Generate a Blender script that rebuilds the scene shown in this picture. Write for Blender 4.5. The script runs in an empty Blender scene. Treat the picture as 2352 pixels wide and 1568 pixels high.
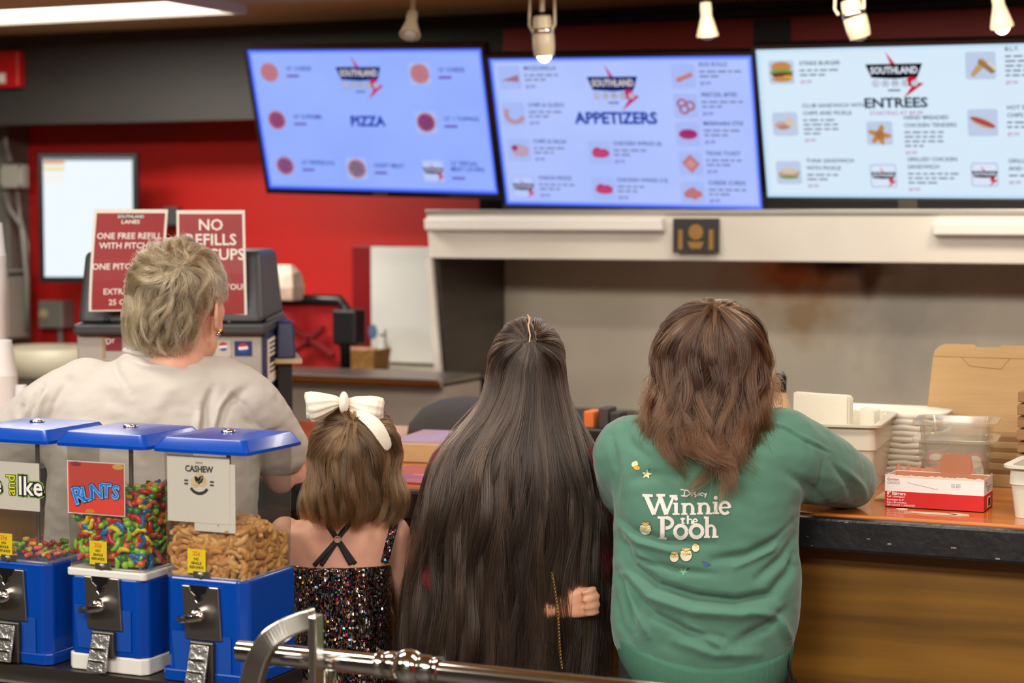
import bpy, bmesh, math, random
import numpy as np
from mathutils import Vector, Matrix
from mathutils.bvhtree import BVHTree
random.seed(7); rng = np.random.default_rng(7)
SC = bpy.context.scene; COL = SC.collection
R = math.radians

# ------------------------------------------------------------------ camera
FPX = 4500.0; YAW = R(24); PITCH = R(3.74); ZC = 1.68
cam = bpy.data.cameras.new('camera'); co = bpy.data.objects.new('camera', cam); COL.objects.link(co)
co.location = (0, 0, ZC); co.rotation_euler = (R(90) - PITCH, 0, YAW)
cam.sensor_width = 36; cam.lens = FPX / 2352 * 36; cam.clip_end = 60
cam.dof.use_dof = True; cam.dof.focus_distance = 3.92; cam.dof.aperture_fstop = 3.1
cam.dof.aperture_blades = 9
SC.camera = co
# ------------------------------------------------------------------ world, lights, exposure
W = bpy.data.worlds.new('world'); SC.world = W; W.use_nodes = True
W.node_tree.nodes['Background'].inputs[0].default_value = (1.0, .93, .84, 1)
W.node_tree.nodes['Background'].inputs[1].default_value = .5
SC.view_settings.view_transform = 'Standard'; SC.view_settings.look = 'None'
SC.view_settings.exposure = 0.0; SC.view_settings.gamma = 1.0; SC.view_settings.use_curve_mapping = False
def area(name, loc, sx, sy, power, col, rot=(0, 0, 0)):
    l = bpy.data.lights.new(name, 'AREA'); l.shape = 'RECTANGLE'; l.size = sx; l.size_y = sy
    l.energy = power; l.color = col
    o = bpy.data.objects.new(name, l); COL.objects.link(o); o.location = loc; o.rotation_euler = rot
    return o
WARM = (1, .95, .875)
for lx in (-3.6, -1.3, 1.0):
    area('ceiling_light_lobby', (lx, .4, 2.9), 1.3, .5, 80, WARM, (R(38), 0, 0))
area('added_fill_lobby_rear', (-.6, -1.2, 2.93), 1.3, .6, 90, WARM)  # added fill lamp behind the viewer, brightens upright surfaces facing the camera
area('ceiling_light_counter', (-2.9, 3.0, 2.93), 1.2, .4, 30, WARM)
area('ceiling_light_counter', (-.3, 3.0, 2.93), 1.2, .4, 30, WARM)
area('ceiling_light_kitchen', (-4.2, 5.62, 2.36), 1.2, .42, 40, (1, .95, .86))
area('ceiling_light_grill', (-1.2, 5.2, 2.38), 1.6, .3, 26, (1, .92, .8))

# ------------------------------------------------------------------ calibration helpers (pixel -> point on a real plane)
cy_, sy_, cp_, sp_ = math.cos(YAW), math.sin(YAW), math.cos(PITCH), math.sin(PITCH)
FWD = Vector((-sy_ * cp_, cy_ * cp_, -sp_)); RGT = Vector((cy_, sy_, 0)); UPV = Vector((-sy_ * sp_, cy_ * sp_, cp_))
CAMP = Vector((0, 0, ZC))
def ray(px, py): return FWD + RGT * ((px - 1176) / FPX) - UPV * ((py - 784) / FPX)
def AT(px, py, Y):
    r = ray(px, py); return CAMP + r * (Y / r.y)
def AZ(px, py, Z):
    r = ray(px, py); return CAMP + r * ((Z - ZC) / r.z)
class Frame:
    """a standing place seen at column cx, depth d: x to the right, y away from the viewer, z up (z=0 the floor)"""
    def __init__(s, cx, d):
        r = ray(cx, 784); h = Vector((r.x, r.y, 0)); s.ang = math.atan2(r.y, r.x) - R(90)
        p = CAMP + r * d; s.o = Vector((p.x, p.y, 0)); s.f = h.normalized(); s.r = Vector((s.f.y, -s.f.x, 0))
    def L(s, px, py, b=0.0):
        r = ray(px, py); t = (s.o + s.f * b - CAMP).dot(s.f) / r.dot(s.f); p = CAMP + r * t - s.o
        return Vector((p.dot(s.r), b, p.z))
    def world(s, v): return s.o + s.r * v[0] + s.f * v[1] + Vector((0, 0, v[2]))
def to_px(P):
    P = np.asarray(P) - np.array([0, 0, ZC]); z = P @ np.array(FWD)
    return np.stack([1176 + FPX * (P @ np.array(RGT)) / z, 784 - FPX * (P @ np.array(UPV)) / z], -1)

# ------------------------------------------------------------------ objects
def tag(o, label=None, cat=None, group=None, kind=None):
    if label: o['label'] = label
    if cat: o['category'] = cat
    if group: o['group'] = group
    if kind: o['kind'] = kind
    return o
def thing(name, label, cat, loc=(0, 0, 0), rz=0, group=None):
    o = bpy.data.objects.new(name, None); COL.objects.link(o); o.empty_display_size = .05
    o.location = loc; o.rotation_euler = (0, 0, rz); return tag(o, label, cat, group)
class M:
    def __init__(s): s.v = []; s.f = []; s.m = []
    def add(s, vs, fs, mi=0, T=None):
        k = len(s.v)
        s.v += [tuple(T @ Vector(p)) for p in vs] if T is not None else [tuple(p) for p in vs]
        s.f += [tuple(i + k for i in f) for f in fs]; s.m += [mi] * len(fs); return s
    def box(s, x0, x1, y0, y1, z0, z1, mi=0, T=None):
        vs = [(x, y, z) for z in (z0, z1) for y in (y0, y1) for x in (x0, x1)]
        return s.add(vs, [(0, 2, 3, 1), (4, 5, 7, 6), (0, 1, 5, 4), (2, 6, 7, 3), (0, 4, 6, 2), (1, 3, 7, 5)], mi, T)
    def hexa(s, bot, top, mi=0, T=None):
        """frustum: four bottom and four top corners, counter-clockwise seen from above"""
        return s.add(list(bot) + list(top), [(3, 2, 1, 0), (4, 5, 6, 7)] + [(i, (i + 1) % 4, 4 + (i + 1) % 4, 4 + i) for i in range(4)], mi, T)
    def loft(s, rings, mi=0, T=None, caps=True, closed=False):
        n = len(rings[0]); vs = [p for r in rings for p in r]; fs = []
        K = len(rings)
        for k in range(K if closed else K - 1):
            a, b = k * n, ((k + 1) % K) * n
            for i in range(n):
                j = (i + 1) % n; fs.append((a + i, a + j, b + j, b + i))
        if caps and not closed:
            fs.append(tuple(range(n - 1, -1, -1))); fs.append(tuple((K - 1) * n + i for i in range(n)))
        return s.add(vs, fs, mi, T)
    def lathe(s, prof, n=24, mi=0, T=None):
        return s.loft([[(r * math.cos(2 * math.pi * i / n), r * math.sin(2 * math.pi * i / n), z) for i in range(n)] for r, z in prof], mi, T)
    def tube(s, path, rad, n=10, mi=0, T=None, flat=1.0, up=(0, 0, 1)):
        P = [Vector(p) for p in path]; rings = []
        pv = None
        for k, p in enumerate(P):
            t = (P[min(k + 1, len(P) - 1)] - P[max(k - 1, 0)]).normalized()
            u = Vector(up) - t * t.dot(Vector(up)) if pv is None else pv - t * t.dot(pv)
            if u.length < 1e-4: u = t.orthogonal()
            u.normalize(); pv = u; w = t.cross(u); r = rad[k] if hasattr(rad, '__len__') else rad
            rings.append([p + (u * math.cos(2 * math.pi * i / n) + w * (flat * math.sin(2 * math.pi * i / n))) * r for i in range(n)])
        return s.loft(rings, mi, T)
    def prism(s, poly, a0, a1, axis='y', mi=0, T=None):
        """poly of (x,z) extruded along y, (y,z) along x, or (x,y) along z"""
        f = {'y': lambda p, a: (p[0], a, p[1]), 'x': lambda p, a: (a, p[0], p[1]), 'z': lambda p, a: (p[0], p[1], a)}[axis]
        n = len(poly); vs = [f(p, a0) for p in poly] + [f(p, a1) for p in poly]
        fs = [tuple(range(n)), tuple(range(2 * n - 1, n - 1, -1))] + [(i, n + i, n + (i + 1) % n, (i + 1) % n) for i in range(n)]
        return s.add(vs, fs, mi, T)
    def ball(s, c, r, nu=16, nv=10, mi=0, T=None):
        rr = r if hasattr(r, '__len__') else (r, r, r)
        rings = []
        for k in range(nv + 1):
            th = math.pi * (0.002 + .996 * k / nv)
            rings.append([(c[0] + rr[0] * math.sin(th) * math.cos(2 * math.pi * i / nu), c[1] + rr[1] * math.sin(th) * math.sin(2 * math.pi * i / nu), c[2] - rr[2] * math.cos(th)) for i in range(nu)])
        return s.loft(rings, mi, T)
    def text(s, txt, size, T, mi=0, bold=0.0, align='CENTER', sx=1.0, depth=0.0):
        """lettering in the local x-y plane placed by T"""
        key = (txt, align, bold, depth)
        if key not in TXT:
            cu = bpy.data.curves.new('lettering', 'FONT'); cu.body = txt; cu.size = 1; cu.align_x = align; cu.align_y = 'CENTER'
            cu.offset = bold; cu.resolution_u = 2; cu.extrude = depth
            o = bpy.data.objects.new('lettering', cu); me = o.to_mesh()
            TXT[key] = ([tuple(v.co) for v in me.vertices], [tuple(p.vertices) for p in me.polygons])
            o.to_mesh_clear(); bpy.data.objects.remove(o); bpy.data.curves.remove(cu)
        vs, fs = TXT[key]
        return s.add([(x * size * sx, y * size, z * size) for x, y, z in vs], fs, mi, T)
    def build(s, name, mats, parent=None, smooth=False, bevel=0, seg=2, sub=0, loc=None, rz=0, recalc=True, auto=None):
        me = bpy.data.meshes.new(name); me.from_pydata(s.v, [], s.f)
        for m in (mats if isinstance(mats, (list, tuple)) else [mats]): me.materials.append(m)
        me.polygons.foreach_set('material_index', s.m)
        if recalc:
            bm = bmesh.new(); bm.from_mesh(me); bmesh.ops.recalc_face_normals(bm, faces=bm.faces); bm.to_mesh(me); bm.free()
        if smooth: me.polygons.foreach_set('use_smooth', [True] * len(me.polygons))
        me.update()
        if auto: me.set_sharp_from_angle(angle=R(auto))
        o = bpy.data.objects.new(name, me); COL.objects.link(o)
        if parent: o.parent = parent
        if loc is not None: o.location = loc
        if rz: o.rotation_euler = (0, 0, rz)
        if bevel:
            b = o.modifiers.new('bevel', 'BEVEL'); b.width = bevel; b.segments = seg; b.limit_method = 'ANGLE'; b.angle_limit = R(40)
            b.harden_normals = False
        if sub:
            b = o.modifiers.new('sub', 'SUBSURF'); b.levels = b.render_levels = sub
        return o
TXT = {}
def TM(o, x, y):
    """matrix with origin o, x axis x, y axis y (unit vectors)"""
    x = Vector(x).normalized(); y = Vector(y).normalized(); z = x.cross(y)
    return Matrix(((x.x, y.x, z.x, o[0]), (x.y, y.y, z.y, o[1]), (x.z, y.z, z.z, o[2]), (0, 0, 0, 1)))
def rot(a, axis='Z', loc=(0, 0, 0)): return Matrix.Translation(loc) @ Matrix.Rotation(R(a), 4, axis)
def struct(name, m, mats, label, **k): return tag(m.build(name, mats, **k), label, None, None, 'structure')
def solo(name, m, mats, label, cat, group=None, loc=None, **k):
    """a thing that is one mesh: vertices given in world space, origin moved to its base"""
    if loc is None:
        xs = np.array(m.v); loc = ((xs[:, 0].min() + xs[:, 0].max()) / 2, (xs[:, 1].min() + xs[:, 1].max()) / 2, xs[:, 2].min())
        m.v = [(p[0] - loc[0], p[1] - loc[1], p[2] - loc[2]) for p in m.v]
    return tag(m.build(name, mats, loc=loc, **k), label, cat, group)

# ------------------------------------------------------------------ materials
def lin(c):
    f = lambda u: u / 12.92 if u <= .04045 else ((u + .055) / 1.055) ** 2.4
    return tuple(f(x / 255) for x in c) + (1,)
def mat(name, rgb, rough=.5, metal=0, spec=.5, emit=None, es=1, var=None, bump=None, coat=0, sheen=0, sss=0, aniso=0):
    """var=(scale xyz or number, amount, second rgb); bump=(scale, strength)"""
    m = bpy.data.materials.new(name); m.use_nodes = True; nt = m.node_tree; p = nt.nodes['Principled BSDF']
    p.inputs['Base Color'].default_value = lin(rgb); p.inputs['Roughness'].default_value = rough
    p.inputs['Metallic'].default_value = metal; p.inputs['Specular IOR Level'].default_value = spec
    p.inputs['Coat Weight'].default_value = coat; p.inputs['Sheen Weight'].default_value = sheen
    if sss:
        p.inputs['Subsurface Weight'].default_value = sss; p.inputs['Subsurface Radius'].default_value = (.012, .005, .003); p.inputs['Subsurface Scale'].default_value = .6
    if aniso: p.inputs['Anisotropic'].default_value = aniso
    if emit: p.inputs['Emission Color'].default_value = lin(emit); p.inputs['Emission Strength'].default_value = es
    if var or bump:
        tc = nt.nodes.new('ShaderNodeTexCoord')
    def noise(scale, detail=4):
        mp = nt.nodes.new('ShaderNodeMapping'); nt.links.new(tc.outputs['Object'], mp.inputs[0])
        sc = scale if hasattr(scale, '__len__') else (scale,) * 3
        mp.inputs['Scale'].default_value = sc
        n = nt.nodes.new('ShaderNodeTexNoise'); n.inputs['Scale'].default_value = 1; n.inputs['Detail'].default_value = detail
        nt.links.new(mp.outputs[0], n.inputs['Vector']); return n
    if var:
        n = noise(var[0]); mr = nt.nodes.new('ShaderNodeMapRange'); mr.inputs[1].default_value = .35; mr.inputs[2].default_value = .68
        mr.inputs[4].default_value = var[1]
        nt.links.new(n.outputs['Fac'], mr.inputs[0])
        mx = nt.nodes.new('ShaderNodeMix'); mx.data_type = 'RGBA'; mx.inputs[6].default_value = lin(rgb); mx.inputs[7].default_value = lin(var[2])
        nt.links.new(mr.outputs[0], mx.inputs[0]); nt.links.new(mx.outputs[2], p.inputs['Base Color'])
    if bump:
        n = noise(bump[0], 3); b = nt.nodes.new('ShaderNodeBump'); b.inputs['Strength'].default_value = bump[1]; b.inputs['Distance'].default_value = .01
        nt.links.new(n.outputs['Fac'], b.inputs['Height']); nt.links.new(b.outputs[0], p.inputs['Normal'])
    return m
def emat(name, rgb, s=1.0, edge=None):
    m = bpy.data.materials.new(name); m.use_nodes = True; nt = m.node_tree; nt.nodes.remove(nt.nodes['Principled BSDF'])
    e = nt.nodes.new('ShaderNodeEmission'); e.inputs[0].default_value = lin(rgb); e.inputs[1].default_value = s
    nt.links.new(e.outputs[0], nt.nodes['Material Output'].inputs[0]); return m
def clear(name, tint=(250, 250, 248), gloss=.08, rough=.05, haze=0.0, hazecol=(235, 232, 225), ior=1.45):
    """thin clear plastic: see-through with a fresnel sheen, optionally milky"""
    m = bpy.data.materials.new(name); m.use_nodes = True; nt = m.node_tree; nt.nodes.remove(nt.nodes['Principled BSDF'])
    t = nt.nodes.new('ShaderNodeBsdfTransparent'); t.inputs[0].default_value = lin(tint)
    g = nt.nodes.new('ShaderNodeBsdfGlossy'); g.inputs[0].default_value = (1, 1, 1, 1); g.inputs['Roughness'].default_value = rough
    lw = nt.nodes.new('ShaderNodeLayerWeight'); lw.inputs[0].default_value = .5; pw = nt.nodes.new('ShaderNodeMath'); pw.operation = 'POWER'; pw.inputs[1].default_value = 4.5
    nt.links.new(lw.outputs['Facing'], pw.inputs[0])
    mu = nt.nodes.new('ShaderNodeMath'); mu.operation = 'MULTIPLY_ADD'; mu.inputs[1].default_value = .75 * (ior - 1) / .45; mu.inputs[2].default_value = .035 * (ior - 1) / .45 + gloss * .2
    nt.links.new(pw.outputs[0], mu.inputs[0])
    mx = nt.nodes.new('ShaderNodeMixShader'); nt.links.new(mu.outputs[0], mx.inputs[0]); nt.links.new(t.outputs[0], mx.inputs[1]); nt.links.new(g.outputs[0], mx.inputs[2])
    last = mx
    if haze:
        d = nt.nodes.new('ShaderNodeBsdfDiffuse'); d.inputs[0].default_value = lin(hazecol)
        m2 = nt.nodes.new('ShaderNodeMixShader'); m2.inputs[0].default_value = haze
        nt.links.new(mx.outputs[0], m2.inputs[1]); nt.links.new(d.outputs[0], m2.inputs[2]); last = m2
    nt.links.new(last.outputs[0], nt.nodes['Material Output'].inputs[0]); return m
def wood(name, a, b, sc, rough=.4, coat=0):
    m = mat(name, a, rough, coat=coat, var=(sc, 1.0, b)); return m

MT = dict(
 red=mat('red_wall_paint', (204, 34, 28), .45, var=(1.3, .5, (190, 28, 24))), black=mat('black_wall_paint', (52, 50, 46), .6, var=(1.5, .6, (42, 40, 37))),
 maroon=mat('maroon_paint', (170, 52, 46), .5, var=(2, .6, (146, 46, 42))), tan=mat('tan_ceiling_paint', (196, 166, 112), .8, var=(3, .5, (176, 146, 96))),
 cream=mat('cream_ceiling', (190, 180, 160), .9), floor=mat('dark_floor', (70, 62, 55), .5, var=(2, .7, (50, 45, 42))),
 grey=mat('grey_wall_paint', (120, 116, 108), .6, var=(3, .6, (98, 95, 88))),
 polish=mat('polished_steel', (228, 224, 214), .24, 1), chrome=mat('chrome', (215, 212, 205), .1, 1), steel=mat('brushed_steel', (172, 166, 156), .38, 1, var=((1, 1, 14), .6, (140, 134, 124))),
 dsteel=mat('dark_steel', (112, 106, 100), .45, 1, var=((2, 2, 10), .6, (90, 84, 78))),
 whitep=mat('white_enamel', (222, 216, 205), .4, var=(3, .5, (208, 200, 186))),
 blackpl=mat('black_plastic', (22, 22, 25), .35), bezel=mat('black_bezel', (16, 16, 20), .25),
 dgrey=mat('charcoal_plastic', (54, 54, 56), .5), navy=mat('navy_plastic', (32, 42, 82), .4),
 blue=mat('blue_enamel', (0, 66, 164), .25, coat=.1, var=(6, .4, (0, 58, 148))), whitem=mat('white_plastic', (225, 222, 214), .4),
 counter=wood('orange_varnished_wood', (206, 122, 42), (178, 92, 26), (2, 26, 26), .22, .5),
 panel=wood('golden_wood_panel', (140, 96, 24), (104, 70, 12), (1.6, 20, 26), .5),
 edge=mat('black_worn_edge', (26, 25, 27), .4, bump=(60, .15), var=(30, .25, (48, 47, 48))),
 card=mat('brown_cardboard', (194, 160, 112), .85, var=((6, 6, 40), .5, (180, 146, 98)), bump=((6, 6, 300), .1)),
 card2=mat('dark_cardboard', (158, 120, 78), .9, var=((6, 6, 30), .6, (134, 98, 62))),
 paper=mat('white_paper', (226, 222, 212), .8), napkin=mat('ivory_napkin', (234, 228, 206), .9, bump=(90, .1)),
 redprint=mat('red_print', (190, 32, 34), .5), signred=mat('dark_red_print', (150, 34, 38), .6, var=(5, .4, (135, 30, 34))),
 ink=mat('black_ink', (25, 24, 26), .6), whiteink=mat('white_ink', (236, 232, 226), .7), yellow=mat('yellow_sticker', (214, 186, 20), .6),
 wicker=mat('woven_basket', (176, 128, 68), .8, var=((60, 60, 80), .8, (130, 88, 40)), bump=(90, .6)),
)
CLEAR = clear('clear_plastic', (238, 237, 234), gloss=.1, haze=.03); MILKY = clear('milky_plastic', (246, 244, 238), .15, .15, .09); CREAMPL = mat('cream_translucent_plastic', (214, 202, 180), .35, sss=.0, coat=.1)

# ================================================================== THE ROOM
struct('floor', M().box(-6.6, 3, -2.6, 7.3, -.06, 0), MT['floor'], 'dark floor')
struct('ceiling', M().box(-6.6, 3, -2.6, 4.6, 2.97, 3.05).box(-6.6, 3, 4.55, 4.6, 2.4, 2.97).box(-6.6, 3, 4.6, 7.3, 2.4, 2.47), MT['tan'], 'tan ceiling, lower over the kitchen')
struct('wall_back', M().box(-6.6, 3, 7.0, 7.1, 0, 2.4), MT['red'], 'bright red kitchen wall')
struct('wall_left', M().box(-6.7, -6.6, -2.6, 7.1, 0, 3), MT['grey'], 'grey side wall')
struct('wall_right', M().box(3.0, 3.1, -2.6, 7.1, 0, 3), MT['red'], 'red side wall')
struct('wall_front', M().box(-6.6, 3, -2.6, -2.5, 0, 2.97), MT['grey'], 'grey lobby wall behind the viewer')
# dropped soffit: black, its right-hand stretch painted maroon, black strip under the ceiling
struct('wall_soffit', M().box(-6.6, -2.93, 6.5, 6.6, 2.04, 2.4, 0).box(-2.93, 3, 6.5, 6.6, 2.12, 2.372, 1)
       .box(-2.93, 3, 6.5, 6.6, 2.372, 2.4, 0).box(-3.02, 3, 6.49, 6.6, 1.66, 2.12, 0).box(-1.99, -1.86, 6.496, 6.5, 2.12, 2.34, 0), [MT['black'], MT['maroon']], 'black soffit turning maroon above the menu screens')
struct('trim_1', M().box(-2.93, 3, 6.47, 6.5, 2.345, 2.375), MT['blackpl'], 'thin black trim strip above the maroon soffit', bevel=.004)
struct('trim_2', M().box(-6.6, -5.43, 6.86, 7.0, 0, 2.1), MT['grey'], 'grey pilaster at the left end of the red wall', bevel=.006)
# fluorescent ceiling panel
t = thing('ceiling_light', 'bright fluorescent panel in the tan kitchen ceiling, upper left', 'light', (-4.4, 5.62, 2.4))
M().box(-.76, .76, -.21, .21, -.025, -.012).build('diffuser', emat('fluorescent_diffuser', (255, 246, 226), 3.2), t)
f = M()
for x0, x1, y0, y1 in ((-.79, .79, -.24, -.21), (-.79, .79, .21, .24), (-.79, -.76, -.21, .21), (.76, .79, -.21, .21)): f.box(x0, x1, y0, y1, -.035, 0)
f.build('frame', MT['whitem'], t)

# ================================================================== SERVICE COUNTER
t = thing('service_counter', 'long counter with orange varnished top, thick black edge and golden wood front', 'counter', (-1.2, 3.8, 0))
M().box(-5.3, 4.1, .02, 1.12, 1.035, 1.08).build('worktop', MT['counter'], t, bevel=.004)
M().box(-5.3, 4.1, -.004, .03, 1.008, 1.074).build('edge_strip', MT['edge'], t, bevel=.006)
M().box(-5.3, 4.1, .09, .14, .02, 1.036).box(-5.3, 4.1, .14, .78, .02, .08).build('front_panel', MT['panel'], t)
sc = M()
for k in range(16):
    x = random.uniform(-.3, .55); z = random.uniform(1.012, 1.07); w = random.uniform(.002, .006)
    sc.box(x, x + w * random.uniform(1, 3), -.0048, -.0035, z, z + w * .6)
tag(sc.build('scuff_marks', mat('pale_scuff', (130, 122, 112), .8), t), kind='stuff')

# ================================================================== MENU SCREENS
B_IMG = {}
def em(key, rgb, s=1.0):
    if key not in B_IMG: B_IMG[key] = emat('screen_' + key, rgb, s)
    return B_IMG[key]
def screen_tex(name, centre, edge, s, W_, H_):
    """back-lit panel, a little brighter towards the middle of the panel than at its rim"""
    m = emat(name, centre, s); nt = m.node_tree; e = next(n for n in nt.nodes if n.type == 'EMISSION')
    tc = nt.nodes.new('ShaderNodeTexCoord'); sp = nt.nodes.new('ShaderNodeSeparateXYZ'); nt.links.new(tc.outputs['Object'], sp.inputs[0])
    def edgef(out, half, lo=.0):
        a = nt.nodes.new('ShaderNodeMath'); a.operation = 'ABSOLUTE'; nt.links.new(out, a.inputs[0])
        mr = nt.nodes.new('ShaderNodeMapRange'); mr.interpolation_type = 'SMOOTHSTEP'; mr.inputs[1].default_value = half - .022; mr.inputs[2].default_value = half; nt.links.new(a.outputs[0], mr.inputs[0]); return mr
    a = edgef(sp.outputs[0], W_ / 2); b = edgef(sp.outputs[2], H_ / 2)
    mx = nt.nodes.new('ShaderNodeMath'); mx.operation = 'MAXIMUM'; nt.links.new(a.outputs[0], mx.inputs[0]); nt.links.new(b.outputs[0], mx.inputs[1])
    no = nt.nodes.new('ShaderNodeTexNoise'); no.inputs['Scale'].default_value = 3; nt.links.new(tc.outputs['Object'], no.inputs['Vector'])
    ad = nt.nodes.new('ShaderNodeMath'); ad.operation = 'MULTIPLY_ADD'; ad.inputs[1].default_value = .35; ad.inputs[2].default_value = -.08; nt.links.new(no.outputs[0], ad.inputs[0])
    sm = nt.nodes.new('ShaderNodeMath'); sm.operation = 'MAXIMUM'; nt.links.new(mx.outputs[0], sm.inputs[0]); nt.links.new(ad.outputs[0], sm.inputs[1])
    c = nt.nodes.new('ShaderNodeMix'); c.data_type = 'RGBA'; c.inputs[6].default_value = lin(centre); c.inputs[7].default_value = lin(edge)
    nt.links.new(sm.outputs[0], c.inputs[0]); nt.links.new(c.outputs[2], e.inputs[0]); return m

SW, SH = .915, .515
class Page:
    """the picture on one screen; u,v in 0..1 from the top left of the panel"""
    def __init__(s, tone): s.m = M(); s.mats = []; s.tone = tone; s.k = 0
    def mi(s, key, rgb):
        t = s.tone
        if t[0] == 'blue_' and key.startswith('tile'): t = ('blue_', (0, 0, 0), (168, 186, 246) if key == 'tile' else (186, 202, 252))
        m = em(s.tone[0] + key, tuple(min(255, int(c * t[1][i] + t[2][i])) for i, c in enumerate(rgb)))
        if m not in s.mats: s.mats.append(m)
        return s.mats.index(m) + 1
    def p(s, u, v): return Vector(((u - .5) * SW, 0, (.5 - v) * SH))
    def T(s, u, v):
        s.k += 1; q = s.p(u, v); q.y = -.0012 - .00002 * s.k; return TM(q, (1, 0, 0), (0, 0, 1))
    def poly(s, pts, key, rgb):
        s.k += 1; y = -.001 - .00002 * s.k
        s.m.add([Vector((s.p(*q).x, y, s.p(*q).z)) for q in pts], [tuple(range(len(pts) - 1, -1, -1))], s.mi(key, rgb))
    def rect(s, u0, v0, u1, v1, key, rgb, r=0):
        if r:
            pts = []
            for cu, cv, a in ((u1 - r, v1 - r * 1.7, 0), (u0 + r, v1 - r * 1.7, 90), (u0 + r, v0 + r * 1.7, 180), (u1 - r, v0 + r * 1.7, 270)):
                for q in range(4): pts.append((cu + r * math.cos(R(a + q * 30)), cv + r * 1.7 * math.sin(R(a + q * 30))))
            s.poly(pts, key, rgb)
        else: s.poly([(u0, v0), (u1, v0), (u1, v1), (u0, v1)], key, rgb)
    def oval(s, u, v, ru, rv, key, rgb, n=20, wob=0, ang=0):
        pts = []
        for i in range(n):
            a = 2 * math.pi * i / n; k = 1 + wob * random.uniform(-1, 1); x, y = ru * math.cos(a) * k, rv * math.sin(a) * k
            ca, sa = math.cos(R(ang)), math.sin(R(ang)); asp = SW / SH
            pts.append((u + x * ca - y * sa / asp, v + x * asp * sa + y * ca))
        s.poly(pts, key, rgb)
    def txt(s, u, v, t, size, key, rgb, align='LEFT', bold=.02, sx=1.0): s.m.text(t, size, s.T(u, v), s.mi(key, rgb), bold, align, sx)
    def blurb(s, u, v, lines, w, key='body', rgb=(120, 122, 132)):
        for k in range(lines):
            x = u; end = u + w * (random.uniform(.85, 1) if k < lines - 1 else .55)
            while x < end - .012:
                l = random.uniform(.012, .035); s.rect(x, v + k * .03, min(x + l, end), v + k * .03 + .011, key, rgb); x += l + .007
    def logo(s, u, v, k=1.0):
        K = lambda a, b: (u + a * k, v + b * k)
        s.poly([K(-.105, -.055), K(.105, -.055), K(.085, .04), K(.0, .05), K(-.085, .04)], 'black', (18, 18, 24))
        s.poly([K(-.03, -.145), K(.005, -.055), K(-.012, -.055)], 'bolt', (206, 28, 48))
        s.poly([K(.05, .035), K(.085, .04), K(.072, .075), K(.108, .085), K(.03, .19), K(.062, .105), K(.04, .1)], 'bolt', (206, 28, 48))
        s.txt(u, v - .008 * k, 'SOUTHLAND', .034 * k, 'white', (236, 240, 246), 'CENTER', .03, .78)
        if k > .6:
            for i, ch in enumerate('LANES'):
                uu = u - .07 * k + i * .036 * k
                s.oval(uu, v + .082 * k, .0135 * k, .024 * k, 'ring', (96, 98, 112)); s.oval(uu, v + .082 * k, .0115 * k, .0205 * k, 'ringin', (226, 232, 240)); s.txt(uu, v + .082 * k, ch, .016 * k, 'black', (18, 18, 24), 'CENTER', .02)
            s.rect(u - .025 * k, v + .125 * k, u + .02 * k, v + .137 * k, 'ring', (96, 98, 112))
    def tile(s, u, v, r=.045): s.rect(u - r, v - r * 1.75, u + r, v + r * 1.75, 'tile', (196, 208, 226), .01)
    def logotile(s, u, v):
        s.rect(u - .046, v - .08, u + .046, v + .08, 'tile', (200, 212, 230), .01); s.rect(u - .04, v - .068, u + .04, v + .068, 'tilein', (228, 234, 244), .008); s.logo(u, v, .42)
    def item(s, u, v, head, lines=2, w=.16, price=True):
        hs = head.split('\n'); vv = v - .05
        for h in hs: s.txt(u, vv, h, .0185, 'head', (34, 40, 66), 'LEFT', .012, 1.0); vv += .05
        s.blurb(u, vv - .01, lines, w); vv += lines * .03
        if price: s.txt(u, vv + .012, '$9.99' if price is True else price, .016, 'price', (150, 60, 120), 'LEFT', .012)
def pizza(pg, u, v, top=(168, 60, 48), spots=(130, 40, 40), n=9):
    pg.oval(u, v, .04, .068, 'crust', (206, 132, 78)); pg.oval(u, v, .034, .058, 'top%d' % top[1], top)
    for k in range(n):
        a = k * 2.4; r = .027 * math.sqrt((k + .5) / n); pg.oval(u + r * math.cos(a), v + r * 1.72 * math.sin(a), .006, .0105, 'spot%d' % spots[1], spots, 8)
BLUE = ('blue_', (.92, .78, .5), (2, 22, 88)); COOL = ('cool_', (.97, .985, 1.0), (0, 0, 4))
def blob(pg, u, v, ru, rv, key, rgb, ang=0, wob=.12): pg.oval(u, v, ru, rv, key, rgb, 16, wob, ang)

def page_pizza():
    p = Page(BLUE); p.logo(.475, .175, .92); p.txt(.485, .505, 'PIZZA', .05, 'title', (16, 40, 150), 'CENTER', .035)
    for u, v, h, top, sp in ((.085, .16, '10" CHEESE', (206, 132, 96), (190, 116, 90)), (.085, .5, '10" SUPREME', (168, 72, 66), (128, 48, 52)), (.09, .83, '10" PEPPERONI', (150, 84, 88), (120, 50, 60)),
                        (.735, .17, '12" CHEESE', (206, 132, 96), (190, 116, 90)), (.735, .505, '12" 1 TOPPING', (150, 62, 62), (120, 40, 50)), (.41, .84, 'CRISPY MEAT', (150, 120, 96), (110, 80, 70))):
        if u > .4: p.tile(u, v)
        pizza(p, u, v, top, sp); p.txt(u + .075, v - .025, h, .0205, 'title', (16, 40, 150), 'LEFT', .012); p.rect(u + .076, v + .018, u + .13, v + .034, 'price', (110, 70, 170))
    p.logotile(.74, .845); p.txt(.815, .81, '12" SPECIAL\nMEAT LOVERS', .0205, 'title', (16, 40, 150), 'LEFT', .012); p.rect(.816, .885, .87, .9, 'price', (110, 70, 170))
    return p
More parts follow.
